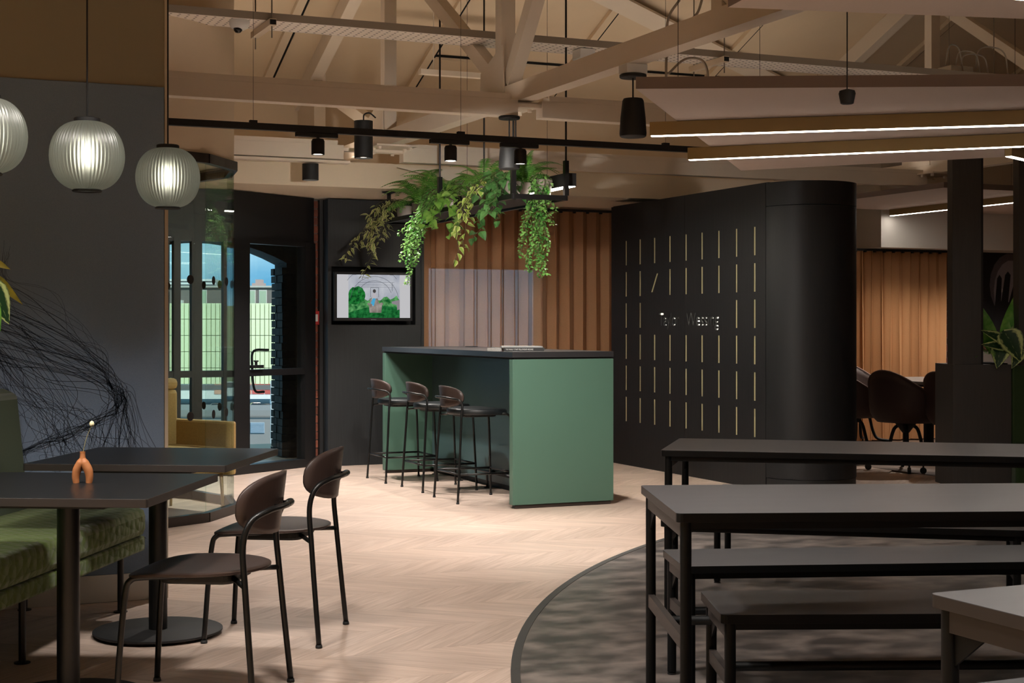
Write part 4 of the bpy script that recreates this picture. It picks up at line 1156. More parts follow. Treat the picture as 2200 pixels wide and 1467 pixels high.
# ---------------------------------------------------------------- green bar
GRN = mat('sage_green_laminate', '4b6b5c', 0.45, var=0.015, nscale=3)
GRND = mat('green_back_panel', '3f5557', 0.4, var=0.03, nscale=2)
TOPB = mat('black_worktop', '2b2b2d', 0.32, var=0.06, nscale=10)
BX0, BX1, BY0, BY1, BZ = 4.128, 4.905, 9.505, 12.31, 1.081
bar = thing('bar_counter', 'sage green bar counter with a black top in front of the tan curtain', 'bar counter', ((BX0 + BX1) / 2, (BY0 + BY1) / 2, 0))
MB().box(BX0 - 0.004, BY0 - 0.002, BZ - 0.040, BX1, BY1 + 0.002, BZ).build('worktop', TOPB, bar, world=True, bevel=0.002)
MB().box(BX0 + 0.012, BY0 + 0.010, BZ - 0.052, BX1 - 0.01, BY1 - 0.01, BZ - 0.040).build('shadow_gap', DARKIN, bar, world=True)
for (y0, y1) in ((BY0, BY0 + 0.062), (BY1 - 0.062, BY1)):
    MB().box(BX0, y0, 0.026, BX1, y1, BZ - 0.052).build('end_panel', GRN, bar, world=True, bevel=0.003)
    MB().box(BX0 + 0.018, y0 + 0.008, 0, BX1 - 0.018, y1 - 0.008, 0.026).build('plinth', mat('bar_plinth', '2a211c', 0.5), bar, world=True, bevel=0.004)
MB().box(4.56, BY0 + 0.062, 0.04, 4.58, BY1 - 0.062, BZ - 0.052).build('back_panel', GRND, bar, world=True)
MB().box(4.57, BY0 + 0.07, 0, 4.60, BY1 - 0.07, 0.04).build('kick_plate', BMATT, bar, world=True)
MB().tube([(4.50, BY0 + 0.07, 0.125), (4.50, BY1 - 0.07, 0.125)], 0.012, 10).build('foot_rail', BMET, bar, world=True, smooth=True)
for k in range(5):
    y = BY0 + 0.2 + k * 0.58
    m_ = MB(); m_.tube([(4.50, y, 0), (4.50, y, 0.125)], 0.009, 8); m_.lathe([(0.026, 0), (0.026, 0.005), (0.012, 0.008)], 14, (4.50, y, 0)); m_.tube([(4.50, y, 0.125), (4.562, y, 0.125)], 0.008, 8); m_.build('rail_post', BMET, bar, world=True)
for px, py in ((1020, 745), (1158, 750)):
    p = pz(px, py, BZ)
    p.x = min(max(p.x, BX0 + 0.1), BX1 - 0.1)
    MB().lathe([(0.055, 0), (0.055, 0.004), (0.048, 0.006), (0.001, 0.006)], 24, (p.x, min(max(p.y, BY0 + .15), BY1 - .15), BZ)).build('power_grommet', BMET, bar, world=True)
# books on the bar
def book(p, w, d, h, rz, cover, label, text=None, th=0.003):
    t = thing('book', label, 'book', p, rz, 'books on the bar')
    MB().box(-w / 2 + 0.004, -d / 2 + 0.003, th, w / 2 - 0.004, d / 2 - 0.003, h - th).build('pages', mat('paper', 'd9d5cb', 0.9), t)
    m_ = MB(); m_.box(-w / 2, -d / 2, 0, w / 2, d / 2, th); m_.box(-w / 2, -d / 2, h - th, w / 2, d / 2, h); m_.box(-w / 2, -d / 2 - 0.001, 0, w / 2, -d / 2 + 0.002, h); m_.build('cover', cover, t)
    if text:
        cu = bpy.data.curves.new('spine_title', 'FONT'); cu.body = text; cu.size = h * 0.62; cu.align_x = 'LEFT'; cu.align_y = 'CENTER'; cu.resolution_u = 2
        o = bpy.data.objects.new('spine_title', cu); COL.objects.link(o); bpy.context.view_layer.update()
        dg = bpy.context.evaluated_depsgraph_get(); me = bpy.data.meshes.new_from_object(o.evaluated_get(dg)); wd = max(o.dimensions.x, 1e-3); bpy.data.objects.remove(o)
        sx = (w * 0.68) / wd
        me.transform(Matrix.Translation((-w / 2 + 0.014, -d / 2 - 0.0014, h / 2)) @ Matrix.Rotation(math.pi / 2, 4, 'X') @ Matrix.Diagonal((sx, 1, 1, 1)))
        me.materials.append(SKIRT); o = bpy.data.objects.new('spine_title', me); COL.objects.link(o); o.parent = t
    return t
bp = pz(1107, 752.5, BZ)
bz0 = Vector((4.30, 9.86, BZ))
book((4.34, 9.80, BZ), 0.285, 0.22, 0.026, math.radians(-23), mat('book_black', '161616', 0.5), 'thick black book at the bottom of the pile on the bar', 'THE MAINLY START FELLOWSHIP ARCHIVE')
book((4.335, 9.83, BZ + 0.026), 0.29, 0.2, 0.010, math.radians(-20), mat('book_grey', '9a9a9a', 0.5), 'thin pale magazine on top of the book pile on the bar')
book((4.25, 9.93, BZ), 0.2, 0.16, 0.022, math.radians(-50), mat('book_speckled', 'a8a6a2', 0.7, var=0.4, nscale=300), 'speckled grey book beside the pile on the bar')

# ---------------------------------------------------------------- small square tables, vase
LAM = mat('black_table_laminate', '151617', 0.33, var=0.08, nscale=5, stretch=(1, 12, 1))
EDGE = mat('brown_black_edge', '2a2523', 0.5)
def cafe_table(c, label, rz):
    t = thing('pedestal_table', label, 'table', (c[0], c[1], 0), rz, 'small square tables by the green sofa')
    m_ = MB(); m_.prism(rrect(0.80, 0.80, 0.008, 3), 0.703, 0.730)
    o = m_.build('table_top', [EDGE, LAM], t, bevel=0.0015)
    for p in o.data.polygons: p.material_index = 1 if abs(p.normal.z) > 0.5 else 0
    m_ = MB(); m_.add([(-0.24, -0.24, 0.703), (0.24, -0.24, 0.703), (0.24, 0.24, 0.703), (-0.24, 0.24, 0.703), (-0.19, -0.19, 0.672), (0.19, -0.19, 0.672), (0.19, 0.19, 0.672), (-0.19, 0.19, 0.672)],
                      [(0, 1, 2, 3), (7, 6, 5, 4), (0, 4, 5, 1), (1, 5, 6, 2), (2, 6, 7, 3), (3, 7, 4, 0)]); m_.build('mounting_plate', BMATT, t)
    MB().tube([(0, 0, 0.02), (0, 0, 0.69)], 0.0375, 28).build('column', TUBEM, t, smooth=True, angle=40)
    b = MB().lathe([(0.001, 0.012), (0.256, 0.012), (0.260, 0.016), (0.260, 0.022), (0.256, 0.024), (0.001, 0.024)], 56).build('base_disc', BMATT, t, smooth=True, angle=30)
    for k in range(5):
        a = k * 2 * math.pi / 5 + 0.3; MB().lathe([(0.016, 0), (0.016, 0.012)], 12, (0.22 * math.cos(a), 0.22 * math.sin(a), 0)).build('glide', BMATT, b)
    return t
cafe_table((1.125, 6.23), 'square black pedestal table farther from the viewer, empty', math.radians(61))
cafe_table((0.645, 5.215), 'square black pedestal table nearer the viewer, holding the vase', math.radians(62))
TERRA = mat('terracotta', 'a5683c', 0.6, var=0.08, nscale=60)
vp = (pz(165, 1038, 0.73) + pz(190, 1037, 0.73)) / 2
vs_ = thing('arch_vase', 'terracotta two-legged arch vase on the nearer small table', 'vase', vp, -TH)
m_ = MB()
for s_ in (-1, 1):
    m_.tube(bez([(s_ * 0.0215, 0, 0), (s_ * 0.023, 0, 0.022), (s_ * 0.0185, 0, 0.045), (s_ * 0.007, 0, 0.066), (0, 0, 0.082)], 5),
            [0.0105 + 0.0045 * min(1, k / 10) for k in range(17)] + [0.0135, 0.012, 0.011, 0.010], 14)
m_.tube(bez([(0, 0, 0.062), (0, 0, 0.08), (0, 0, 0.098), (0, 0, 0.106)], 4), [0.013, 0.0128, 0.012, 0.0112, 0.0105, 0.0098, 0.0092, 0.0088, 0.0085, 0.0085, 0.0088, 0.009, 0.0092], 16)
m_.build('body', TERRA, vs_, smooth=True, angle=60)
fl_ = thing('dried_flower', 'single cream dried flower standing in the arch vase', 'flower', (vp.x, vp.y, vp.z + 0.095), -TH)
MB().tube(bez([(0, 0, 0), (0.006, 0, 0.03), (0.016, 0, 0.065), (0.030, 0, 0.098)], 4), 0.0011, 6).build('stem', mat('straw', '8f8a62', 0.8), fl_)
MB().lathe([(0.001, 0), (0.006, 0.002), (0.0085, 0.009), (0.006, 0.017), (0.001, 0.020)], 14, (0.031, 0, 0.095)).build('flower_head', mat('cream_petals', 'ddd6ac', 0.8), fl_, smooth=True)

# ---------------------------------------------------------------- green sofa (left) with a planter behind it
GSOFA = quilt_mat('green_quilted_fabric', '4a5c1c')
GSOFAB = mat('green_plain_fabric', '223814', 0.9, var=0.06, nscale=90, sheen=0.2)
AXS = math.radians(60.5)
f1 = pz(313, 1181, 0.27)                                    # front lower corner at the far end
so = thing('sofa_bench', 'green quilted sofa bench on slim black legs behind the small tables', 'sofa', (f1.x, f1.y, 0), AXS - math.pi / 2)
# local frame: +y runs along the seat to the far end (wall), +x towards the tables; origin at the front far corner
LB = 3.2; DP = 0.60
def soft(x0, y0, z0, x1, y1, z1, r, nm, mt_, bev=0.03):
    m_ = MB(); m_.box(x0, y0, z0, x1, y1, z1); return m_.build(nm, mt_, so, bevel=bev, smooth=True, angle=60)
soft(-DP + 0.02, -LB, 0.335, 0.012, -0.005, 0.462, 0.04, 'seat_cushion', GSOFA, 0.035)
soft(-DP + 0.03, -LB, 0.268, 0.0, 0.0, 0.335, 0.02, 'seat_base', GSOFA, 0.012)
m_ = MB(); m_.prism_xz([(-DP - 0.06, 0.30), (-DP + 0.13, 0.30), (-DP + 0.06, 0.96), (-DP + 0.0, 0.985), (-DP - 0.06, 0.985)], -LB, -0.10)
m_.build('backrest', GSOFAB, so, bevel=0.02, smooth=True, angle=60)
for (x, y) in ((-0.10, -0.04), (-DP + 0.06, -0.04), (-0.10, -1.05), (-DP + 0.06, -1.05), (-0.10, -2.1), (-DP + 0.06, -2.1), (-0.1, -3.1), (-DP + 0.06, -3.1)):
    m_ = MB(); m_.tube([(x, y, 0), (x, y, 0.275)], 0.0135, 12); m_.lathe([(0.030, 0), (0.030, 0.005), (0.014, 0.008)], 16, (x, y, 0)); m_.build('leg', BMET, so)
pb = thing('planter_box', 'black planter box behind the green sofa at the left edge', 'planter', (f1.x - 0.86 * math.cos(AXS - math.pi / 2), f1.y - 0.86 * math.sin(AXS - math.pi / 2), 0), AXS - math.pi / 2)
m_ = MB(); m_.box(-0.18, -LB, 0, 0.17, -0.50, 0.98); m_.build('box', BOAK, pb, bevel=0.003)
m_ = MB(); m_.box(-0.16, -LB + 0.02, 0.97, 0.15, -0.52, 0.985); m_.build('soil', mat('soil', '1a130e', 0.95), pb)

# ---------------------------------------------------------------- long tables and benches
LINO = mat('grey_linoleum', '545559', 0.33, var=0.10, nscale=5, stretch=(1, 3, 1), detail=6)
FRM = mat('black_frame_tube', '08090a', 0.5, spec=0.2)
ENDB = mat('ply_edge', '2c2623', 0.5, var=0.1, nscale=10)
def trestle(name, label, cat, fl_pt, ang, L, W, h, group, leg=0.032):
    """table or bench: fl_pt = far-left corner of the top, ang = direction of its length; local x along the length, y from near (-W) to far (0)"""
    t = thing(name, label, cat, (fl_pt[0], fl_pt[1], 0), ang, group)
    m_ = MB(); m_.prism(rrect(L, W, 0.018, 4, L / 2, -W / 2), h - 0.026, h)
    o = m_.build('top', [FRM, LINO, ENDB], t, bevel=0.0015)
    for p in o.data.polygons: p.material_index = 1 if p.normal.z > 0.5 else (2 if p.normal.x < -0.9 else 0)
    xs, ys = (0.03, L - 0.03), (-0.028, -W + 0.028)
    for x in xs:
        for y in ys:
            m_ = MB(); m_.prism(rrect(leg, leg, leg * 0.42, 4, x, y), 0.014, h - 0.026)
            lg = m_.build('leg', FRM, t, smooth=True, angle=35)
            MB().lathe([(0.014, 0), (0.016, 0.003), (0.016, 0.010), (0.009, 0.014)], 12, (x, y, 0)).build('glide', BMET, lg)
        MB().box(x - 0.012, ys[1], h - 0.072, x + 0.012, ys[0], h - 0.026).build('end_apron', ENDB if x < 1 else FRM, t, bevel=0.001)
    zs_ = 0.37 if h > 0.6 else 0.262
    for x in xs:
        MB().box(x - 0.010, ys[1], zs_ - 0.02, x + 0.010, ys[0], zs_ + 0.02).build('end_stretcher', ENDB if x < 1 else FRM, t)
        for y, s_ in ((ys[0], -1), (ys[1], 1)):
            m_ = MB(); m_.prism_yz([(y + s_ * 0.012, h - 0.072), (y + s_ * 0.10, h - 0.072), (y + s_ * 0.012, h - 0.14)], x - 0.003, x + 0.003); m_.build('corner_gusset', FRM, t)
    MB().tube([(xs[0], -W / 2, zs_), (xs[1], -W / 2, zs_)], 0.0145, 12).build('long_stretcher', FRM, t, smooth=True)
    for y in ys: MB().box(xs[0], y - 0.012, h - 0.046, xs[1], y + 0.012, h - 0.026).build('long_rail', FRM, t)
    return t
GT, GB = 'long bench tables on the round vinyl floor', 'benches at the long tables'
trestle('long_table', 'long grey-topped table farthest from the viewer, near the black wall', 'table', (3.49, 6.10), math.radians(-36.3), 1.65, 0.69, 0.74, GT)
trestle('long_table', 'long grey-topped table in the middle with a bench pushed under it', 'table', (2.345, 4.353), math.radians(-20.6), 1.65, 0.745, 0.74, GT)
trestle('long_table', 'grey-topped table corner at the lower right edge', 'table', (1.912, 2.372), math.radians(0.3), 1.65, 0.745, 0.74, GT)
trestle('long_bench', 'grey bench standing just beyond the middle long table', 'bench', (2.675, 4.80), math.radians(-18.6), 1.45, 0.39, 0.45, GB)
trestle('long_bench', 'shaded bench pushed under the middle long table', 'bench', (2.363, 4.003), math.radians(-21.8), 1.45, 0.385, 0.45, GB)
cfl = pz(2185, 1119, 0.45); ca = math.radians(-35.7)
cfl = Vector((cfl.x - 1.45 * math.cos(ca), cfl.y - 1.45 * math.sin(ca), 0))
trestle('long_bench', 'grey bench on the near side of the farthest long table', 'bench', cfl, ca, 1.45, 0.30, 0.45, GB)
dl = pz(1541, 1253); da = math.radians(-40.5)
dfl = Vector((dl.x, dl.y, 0)) + Vector((-math.sin(da), math.cos(da), 0)) * 0.355 - Vector((math.cos(da), math.sin(da), 0)) * 0.03
trestle('long_bench', 'bench on the far side of the farthest long table, only its legs showing', 'bench', dfl, da, 1.45, 0.385, 0.45, GB)
trestle('long_bench', 'bench at the bottom right corner beside the nearest table', 'bench', (2.21, 2.72), math.radians(0.3), 1.45, 0.385, 0.45, GB)

# ---------------------------------------------------------------- television in the niche
tv = thing('television', 'wall-mounted television showing a greenhouse picture', 'television', (4.277, 13.0, 1.31))
MB().box(3.905, 13.0, 1.305, 4.647, 13.045, 1.745).build('bezel', BMET, tv, world=True, bevel=0.003)
TX0, TX1, TZ0, TZ1 = 3.931, 4.623, 1.333, 1.722
def em(name, col, s_=0.5): return emat(name, col, s_)
def pic_mat(name, c1, c2, scale, s_=0.5):
    m = bpy.data.materials.new(name); m.use_nodes = True; n, l = m.node_tree.nodes, m.node_tree.links; n.clear()
    o = n.new('ShaderNodeOutputMaterial'); e = n.new('ShaderNodeEmission'); e.inputs['Strength'].default_value = s_
    tc = n.new('ShaderNodeTexCoord'); no = n.new('ShaderNodeTexNoise'); no.inputs['Scale'].default_value = scale; no.inputs['Detail'].default_value = 8
    cr = n.new('ShaderNodeValToRGB'); cr.color_ramp.elements[0].position = 0.35; cr.color_ramp.elements[0].color = (*lin(c1), 1); cr.color_ramp.elements[1].position = 0.68; cr.color_ramp.elements[1].color = (*lin(c2), 1)
    l.new(tc.outputs['Object'], no.inputs['Vector']); l.new(no.outputs['Fac'], cr.inputs['Fac']); l.new(cr.outputs['Color'], e.inputs['Color']); l.new(e.outputs[0], o.inputs[0])
    return m
scr_ = MB().box(TX0, 12.9985, TZ0, TX1, 13.0, TZ1).build('screen', em('screen_white', 'd4d3d6'), tv, world=True)
def S(u, v, k): return (TX0 + (TX1 - TX0) * u, 12.9985 - 0.00025 * k, TZ0 + (TZ1 - TZ0) * v)     # u, v across the screen
def shape(nm, uv, mt_, k):
    m_ = MB(); m_.add([S(u, v, k) for u, v in uv], [tuple(range(len(uv)))]); return m_.build(nm, mt_, scr_, world=True, fix=False)
pu0, pu1 = 0.153, 0.855
shape('picture_sky', [(pu0, 0), (pu1, 0), (pu1, 1), (pu0, 1)], pic_mat('pic_sky', 'aeb3c0', 'd2d5dc', 8), 1)
rp_ = random.Random(5)
bush = [(pu0, 0), (pu1, 0), (pu1, 0.40)] + [(pu1 - (pu1 - pu0) * k / 16, 0.44 + 0.05 * math.sin(k * 1.7) + (0.03 if k < 5 else 0)) for k in range(1, 16)] + [(pu0, 0.40)]
shape('picture_grass', bush, pic_mat('pic_green', '0e5a28', '6fbf72', 26), 2)
shape('picture_bush', [(pu0, 0.33)] + [(pu0 + 0.115 + 0.115 * math.cos(math.radians(a)), 0.52 + 0.2 * math.sin(math.radians(a)) + rp_.uniform(-.015, .02)) for a in range(190, -40, -14)] + [(pu0 + 0.1, 0.3)], pic_mat('pic_bush', '08401a', '2f9a45', 30), 3)
shape('picture_lawn', [(pu0, 0), (pu1, 0), (pu1, 0.24), (0.62, 0.28), (0.4, 0.24), (pu0, 0.12)], pic_mat('pic_lawn', '0a4a20', '2c8a45', 30), 3)
ink = em('pic_ink', '565a64', 0.5)
m_ = MB()
def arcline(cu, cv, ru, rv, a0, a1, w=0.0016, k=4):
    pts = [S(cu + ru * math.cos(math.radians(a0 + (a1 - a0) * i / 24)), min(0.998, cv + rv * math.sin(math.radians(a0 + (a1 - a0) * i / 24))), k) for i in range(25)]
    m_.tube(pts, w, 4)
arcline(0.51, 0.38, 0.33, 0.58, 10, 172); arcline(0.51, 0.44, 0.24, 0.42, 20, 160); arcline(0.50, 0.55, 0.38, 0.62, 35, 55); arcline(0.50, 0.55, 0.42, 0.62, 125, 150)
for v in (0.82, 0.76, 0.71): m_.tube([S(0.28, v, 4), S(0.78, v + 0.005, 4)], 0.001, 4)
for u in (0.455, 0.565): m_.tube([S(u, 0.48, 4), S(u, 0.70, 4)], 0.0016, 4)
m_.tube([S(0.455, 0.70, 4), S(0.565, 0.70, 4)], 0.0016, 4); m_.tube([S(0.75, 0.62, 4), S(0.75, 0.82, 4)], 0.0016, 4)
m_.build('picture_hoops', ink, scr_, world=True)
sofa_c = pic_mat('pic_chair', '7b716a', 'b3aaa3', 20)
shape('picture_armchair', [(0.44, 0.12), (0.60, 0.12), (0.61, 0.28), (0.63, 0.33), (0.605, 0.36), (0.57, 0.33), (0.55, 0.45), (0.44, 0.45), (0.445, 0.33), (0.42, 0.35), (0.405, 0.32), (0.43, 0.28)], sofa_c, 5)
shape('picture_person', [(0.475, 0.27), (0.495, 0.27), (0.515, 0.43), (0.535, 0.46), (0.53, 0.58), (0.48, 0.58), (0.47, 0.45)], em('pic_shirt', 'b8b4ba', 0.6), 6)
shape('picture_trousers', [(0.455, 0.34), (0.475, 0.31), (0.48, 0.28), (0.50, 0.28), (0.51, 0.36), (0.525, 0.45), (0.485, 0.455)], em('pic_jeans', '4aa6cf', 0.6), 7)
shape('picture_hair', [(0.505 + 0.022 * math.cos(math.radians(a)), 0.62 + 0.045 * math.sin(math.radians(a))) for a in range(0, 360, 30)], em('pic_hair', '4d4a4a', 0.5), 7)
shape('picture_bench', [(0.745, 0.38), (pu1, 0.42), (pu1, 0.2), (0.82, 0.18), (0.815, 0.30), (0.745, 0.33)], em('pic_bench', '8d868c', 0.6), 5)
MB().box(4.25, 12.998, 1.313, 4.30, 13.0, 1.319).build('badge', mat('tv_badge', '6f7276', 0.4), tv, world=True)
# ---------------------------------------------------------------- curtains
CURT = cloth_mat('tan_sheer', 'c99a74', 0.35, 0.17)
CURT2 = cloth_mat('tan_curtain', 'b98a62', 0.2, 0.0)
def curtain(name, label, x0, x1, y, z0, z1, folds, amp, mt_, seed):
    t = thing(name, label, 'curtain', ((x0 + x1) / 2, y, z0))
    rr = random.Random(seed); ph = [rr.uniform(-0.5, 0.5) for _ in range(folds + 2)]; am = [rr.uniform(0.55, 1.2) for _ in range(folds + 2)]
    def fn(u, v):
        s_ = u * folds; k = int(s_); f = s_ - k
        a = am[k] * (1 - f) + am[min(k + 1, folds)] * f
        p = ph[k] * (1 - f) + ph[min(k + 1, folds)] * f
        th = 2 * math.pi * s_ + p * 0.9
        A = amp * a * (0.75 + 0.25 * v)
        return (x0 + (x1 - x0) * u + 0.35 * A * math.sin(2 * th), y + A * math.sin(th) + 0.012 * math.sin(3.1 * s_ + 2 * v), z0 + (z1 - z0) * (1 - v))
    MB().grid(fn, folds * 12, 10).build('drape', mt_, t, world=True, smooth=True, fix=False)
    MB().box(x0 - 0.02, y - 0.02, z1 + 0.004, x1 + 0.02, y + 0.02, z1 + 0.026).build('curtain_track', BMATT, t, world=True)
    for k in range(folds):
        x = x0 + (x1 - x0) * (k + 0.25) / folds
        MB().box(x - 0.012, y - 0.012, z1 - 0.012, x + 0.012, y + 0.012, z1 + 0.006).build('hook', BMATT, t, world=True)
    return t
curtain('curtain', 'tan floor-length curtain behind the green bar, lit by a window', 4.79, 6.95, 13.255, 0.02, 2.37, 15, 0.06, CURT, 4)

# ---------------------------------------------------------------- leaves
L_GREEN = leaf_mat('leaf_green', '5a9238', '8fbd58')
L_DARK = leaf_mat('leaf_dark', '3c6a34', '5f9250')
L_LIME = leaf_mat('leaf_lime', 'a0c455', 'd8e494', 'edge')
L_BRIGHT = leaf_mat('leaf_bright', '4a8f3c', '8fc06a')
L_STRIPE = leaf_mat('leaf_striped', '758a42', 'd8d29a', 'edge')
L_FERN = leaf_mat('leaf_fern', '4f8a38', '7ab850')
L_CALA = leaf_mat('leaf_calathea', '24482a', 'cfe096', 'rim')
L_BROAD = leaf_mat('leaf_broad', '4a9a34', '86c25a')
L_YEL = leaf_mat('leaf_yellowed', '5e5a1c', '9a8a2c')
STEMM = mat('vine_stem', '4c4a2a', 0.8)
POTM = mat('grey_pot', '8a8078', 0.7)
def leaf_mb(L, W, tip=0.5, bend=0.25, nv=5):
    """leaf along +y from its base, bending down"""
    def fn(u, v):
        w = math.sin(math.pi * min(1, v ** tip)) if v < 1 else 0
        w = max(0.0, w) * W / 2
        x = (u - 0.5) * 2 * w
        return (x, L * v, -bend * L * v * v + 0.25 * abs(x))
    return MB().grid(fn, 2, nv)
LEAVES = {
    'heart': leaf_mb(0.075, 0.062, 0.62, 0.35).mesh('leaf', L_GREEN), 'heart_lime': leaf_mb(0.08, 0.055, 0.62, 0.35).mesh('leaf', L_LIME),
    'heart_dark': leaf_mb(0.075, 0.06, 0.62, 0.35).mesh('leaf', L_DARK), 'long': leaf_mb(0.062, 0.022, 0.8, 0.3).mesh('leaf', L_STRIPE),
    'round_big': leaf_mb(0.10, 0.095, 0.6, 0.3).mesh('leaf', L_GREEN),
}
def rot_to(d, roll=0.0):
    return d.to_track_quat('Y', 'Z').to_matrix().to_4x4() @ Matrix.Rotation(roll, 4, 'Y')
def place_leaf(parent, key, p, d, sc_=1.0, roll=0.0, mt_=None):
    o = bpy.data.objects.new('leaf', LEAVES[key]); COL.objects.link(o); o.parent = parent
    o.matrix_local = Matrix.Translation(p) @ rot_to(d, roll) @ Matrix.Scale(sc_, 4)
    return o
def vine_path(rr, start, out, length, droop=0.1, wob=0.02, n=12):
    """rises over the rim, then hangs"""
    pts = [Vector(start)]; o_ = Vector(out)
    pts.append(pts[0] + o_ * 0.5 + Vector((0, 0, 0.05))); pts.append(pts[0] + o_ * 1.0 + Vector((0, 0, 0.0)))
    p = pts[-1].copy(); st = length / n
    for k in range(n):
        p = p + Vector((rr.gauss(0, wob) + o_.x * droop, rr.gauss(0, wob) + o_.y * droop, -st)); pts.append(p.copy())
    return bez(pts, 3)
def vine(name, label, base, outs, lengths, key, dens, sc_, seed, joined=None, pot=True, wob=0.018):
    """trailing plant in a pot; joined = leaf material when the leaves are too small to tell apart"""
    rr = random.Random(seed)
    t = thing(name, label, 'plant', base, 0, 'plants in the hanging frame')
    if pot: MB().lathe([(0.055, 0), (0.07, 0.12), (0.066, 0.125), (0.001, 0.115)], 18).build('pot', POTM, t, smooth=True, angle=40)
    st = MB(); fo = MB()
    for o_, ln in zip(outs, lengths):
        path = vine_path(rr, (rr.uniform(-.03, .03), rr.uniform(-.03, .03), 0.12), o_, ln, wob=wob)
        st.tube(path, 0.0022, 5)
        n = max(4, int(ln * dens)); L = len(path)
        for k in range(n):
            q = k / n * (L - 1.001); i = int(q); f = q - i; p = path[i].lerp(path[i + 1], f)
            a = rr.uniform(0, 2 * math.pi); d = Vector((math.cos(a), math.sin(a), rr.uniform(-1.1, 0.2))).normalized()
            s2 = sc_ * rr.uniform(0.6, 1.15)
            if joined:
                i0 = len(fo.v); w = 0.011 * s2; l_ = 0.020 * s2; M = Matrix.Translation(p + d * 0.012) @ rot_to(d, rr.uniform(-.6, .6))
                fo.add([(0, 0, 0), (w * 0.8, l_ * 0.35, 0.002), (w * .7, l_ * 0.75, 0), (0, l_ * 1.05, -0.004), (-w * .7, l_ * 0.75, 0), (-w * 0.8, l_ * 0.35, 0.002)], [(0, 1, 2, 3), (0, 3, 4, 5)], 0,
                       [[(0.5, 0), (1, .3), (1, .7), (.5, 1)], [(0.5, 0), (.5, 1), (0, .7), (0, .3)]])
                fo.xform(M, i0)
            else:
                place_leaf(t, key, p + d * 0.01, d, s2, rr.uniform(-.7, .7))
    st.build('stems', STEMM, t, smooth=True, fix=False)
    if joined:
        o = fo.build('foliage', joined, t, fix=False); o['kind'] = 'stuff'
    return t
def frond_mb(L, W, n, lift, seed):
    rr = random.Random(seed); m_ = MB()
    pts = [Vector((0, L * t * (1 - 0.12 * t), lift * L * (1.9 * t - 2.1 * t * t))) for t in [k / 14 for k in range(15)]]
    m_.tube(pts, [0.0026 * (1 - 0.75 * k / 14) for k in range(15)], 4)
    for k in range(n):
        t = 0.08 + 0.92 * k / n; q = t * 14; i = min(13, int(q)); p = pts[i].lerp(pts[i + 1], q - i); d = (pts[i + 1] - pts[i]).normalized()
        w = W * math.sin(math.pi * (0.1 + 0.86 * t)) ** 0.7 * rr.uniform(0.9, 1.08); b = 0.6 * L / n
        for s_ in (-1, 1):
            e = p + Vector((s_ * w, 0, -0.22 * w)) + d * w * 0.32
            m_.add([p, p + d * b + (e - p) * 0.25, e, p - d * b * 0.35 + (e - p) * 0.35], [(0, 1, 2, 3)], 0, [[(0.3, 0), (.6, .5), (.4, 1), (.2, .5)]])
    return m_
FRONDS = [frond_mb(0.36, 0.05, 22, 0.42, 1).mesh('frond', L_FERN), frond_mb(0.34, 0.045, 20, 0.62, 2).mesh('frond', L_FERN), frond_mb(0.30, 0.05, 18, 0.25, 3).mesh('frond', L_FERN)]
def fern(name, label, base, n, sc_, seed, up=0.0, pot=True, group='plants in the hanging frame'):
    rr = random.Random(seed)
    t = thing(name, label, 'plant', base, 0, group)
    if pot: MB().lathe([(0.055, 0), (0.07, 0.12), (0.066, 0.125), (0.001, 0.115)], 18).build('pot', POTM, t, smooth=True, angle=40)
    for k in range(n):
        o = bpy.data.objects.new('frond', FRONDS[k % 3]); COL.objects.link(o); o.parent = t
        o.location = (rr.uniform(-.03, .03), rr.uniform(-.03, .03), 0.11)
        o.rotation_euler = (up * rr.uniform(0.3, 1.0) + rr.uniform(-.15, .55), rr.uniform(-.3, .3), 2 * math.pi * (k + rr.uniform(-.3, .3)) / n); o.scale = [sc_ * rr.uniform(0.75, 1.12)] * 3
    return t

# ---------------------------------------------------------------- hanging plant frame over the bar
FX0, FX1, FY0, FY1, FZ = 4.125, 4.525, 9.49, 12.30, 2.15
hf = thing('hanging_frame', 'black steel frame hung on rods above the bar, full of plants', 'plant frame', ((FX0 + FX1) / 2, (FY0 + FY1) / 2, FZ))
for (a, b) in (((FX0, FY0), (FX1, FY0)), ((FX1, FY0), (FX1, FY1)), ((FX1, FY1), (FX0, FY1)), ((FX0, FY1), (FX0, FY0))):
    MB().bar((a[0], a[1], FZ), (b[0], b[1], FZ), 0.028, 0.034).build('rail', BMET, hf, world=True)
MB().box(FX0 + 0.014, FY0 + 0.014, FZ + 0.0, FX1 - 0.014, FY1 - 0.014, FZ + 0.006).build('tray', mat('tray_dark', '2a2623', 0.6), hf, world=True)
for (x, y) in ((FX0, FY0), (FX1, FY0), (FX0, onx(945, 400, FX0).y), (FX1, onx(1040, 400, FX1).y)):
    MB().box(x - 0.016, y - 0.016, FZ + 0.017, x + 0.016, y + 0.016, FZ + 0.26).build('post', BMET, hf, world=True)
    MB().tube([(x, y, FZ + 0.25), (x, y, roof_z(y) - 0.01)], 0.0075, 8).build('rod', BMET, hf, world=True)
p = pz(822, 420, 2.41)
m_ = MB(); m_.lathe([(0.06, 0), (0.06, -0.006), (0.02, -0.02)], 20, (FX0 + 0.05, FY1 - 0.02, 2.409)); m_.tube([(FX0 + 0.05, FY1 - 0.02, 2.40), (FX0 + 0.05, FY1 - 0.02, FZ)], 0.018, 10); m_.build('ceiling_stay', BMET, hf, world=True)
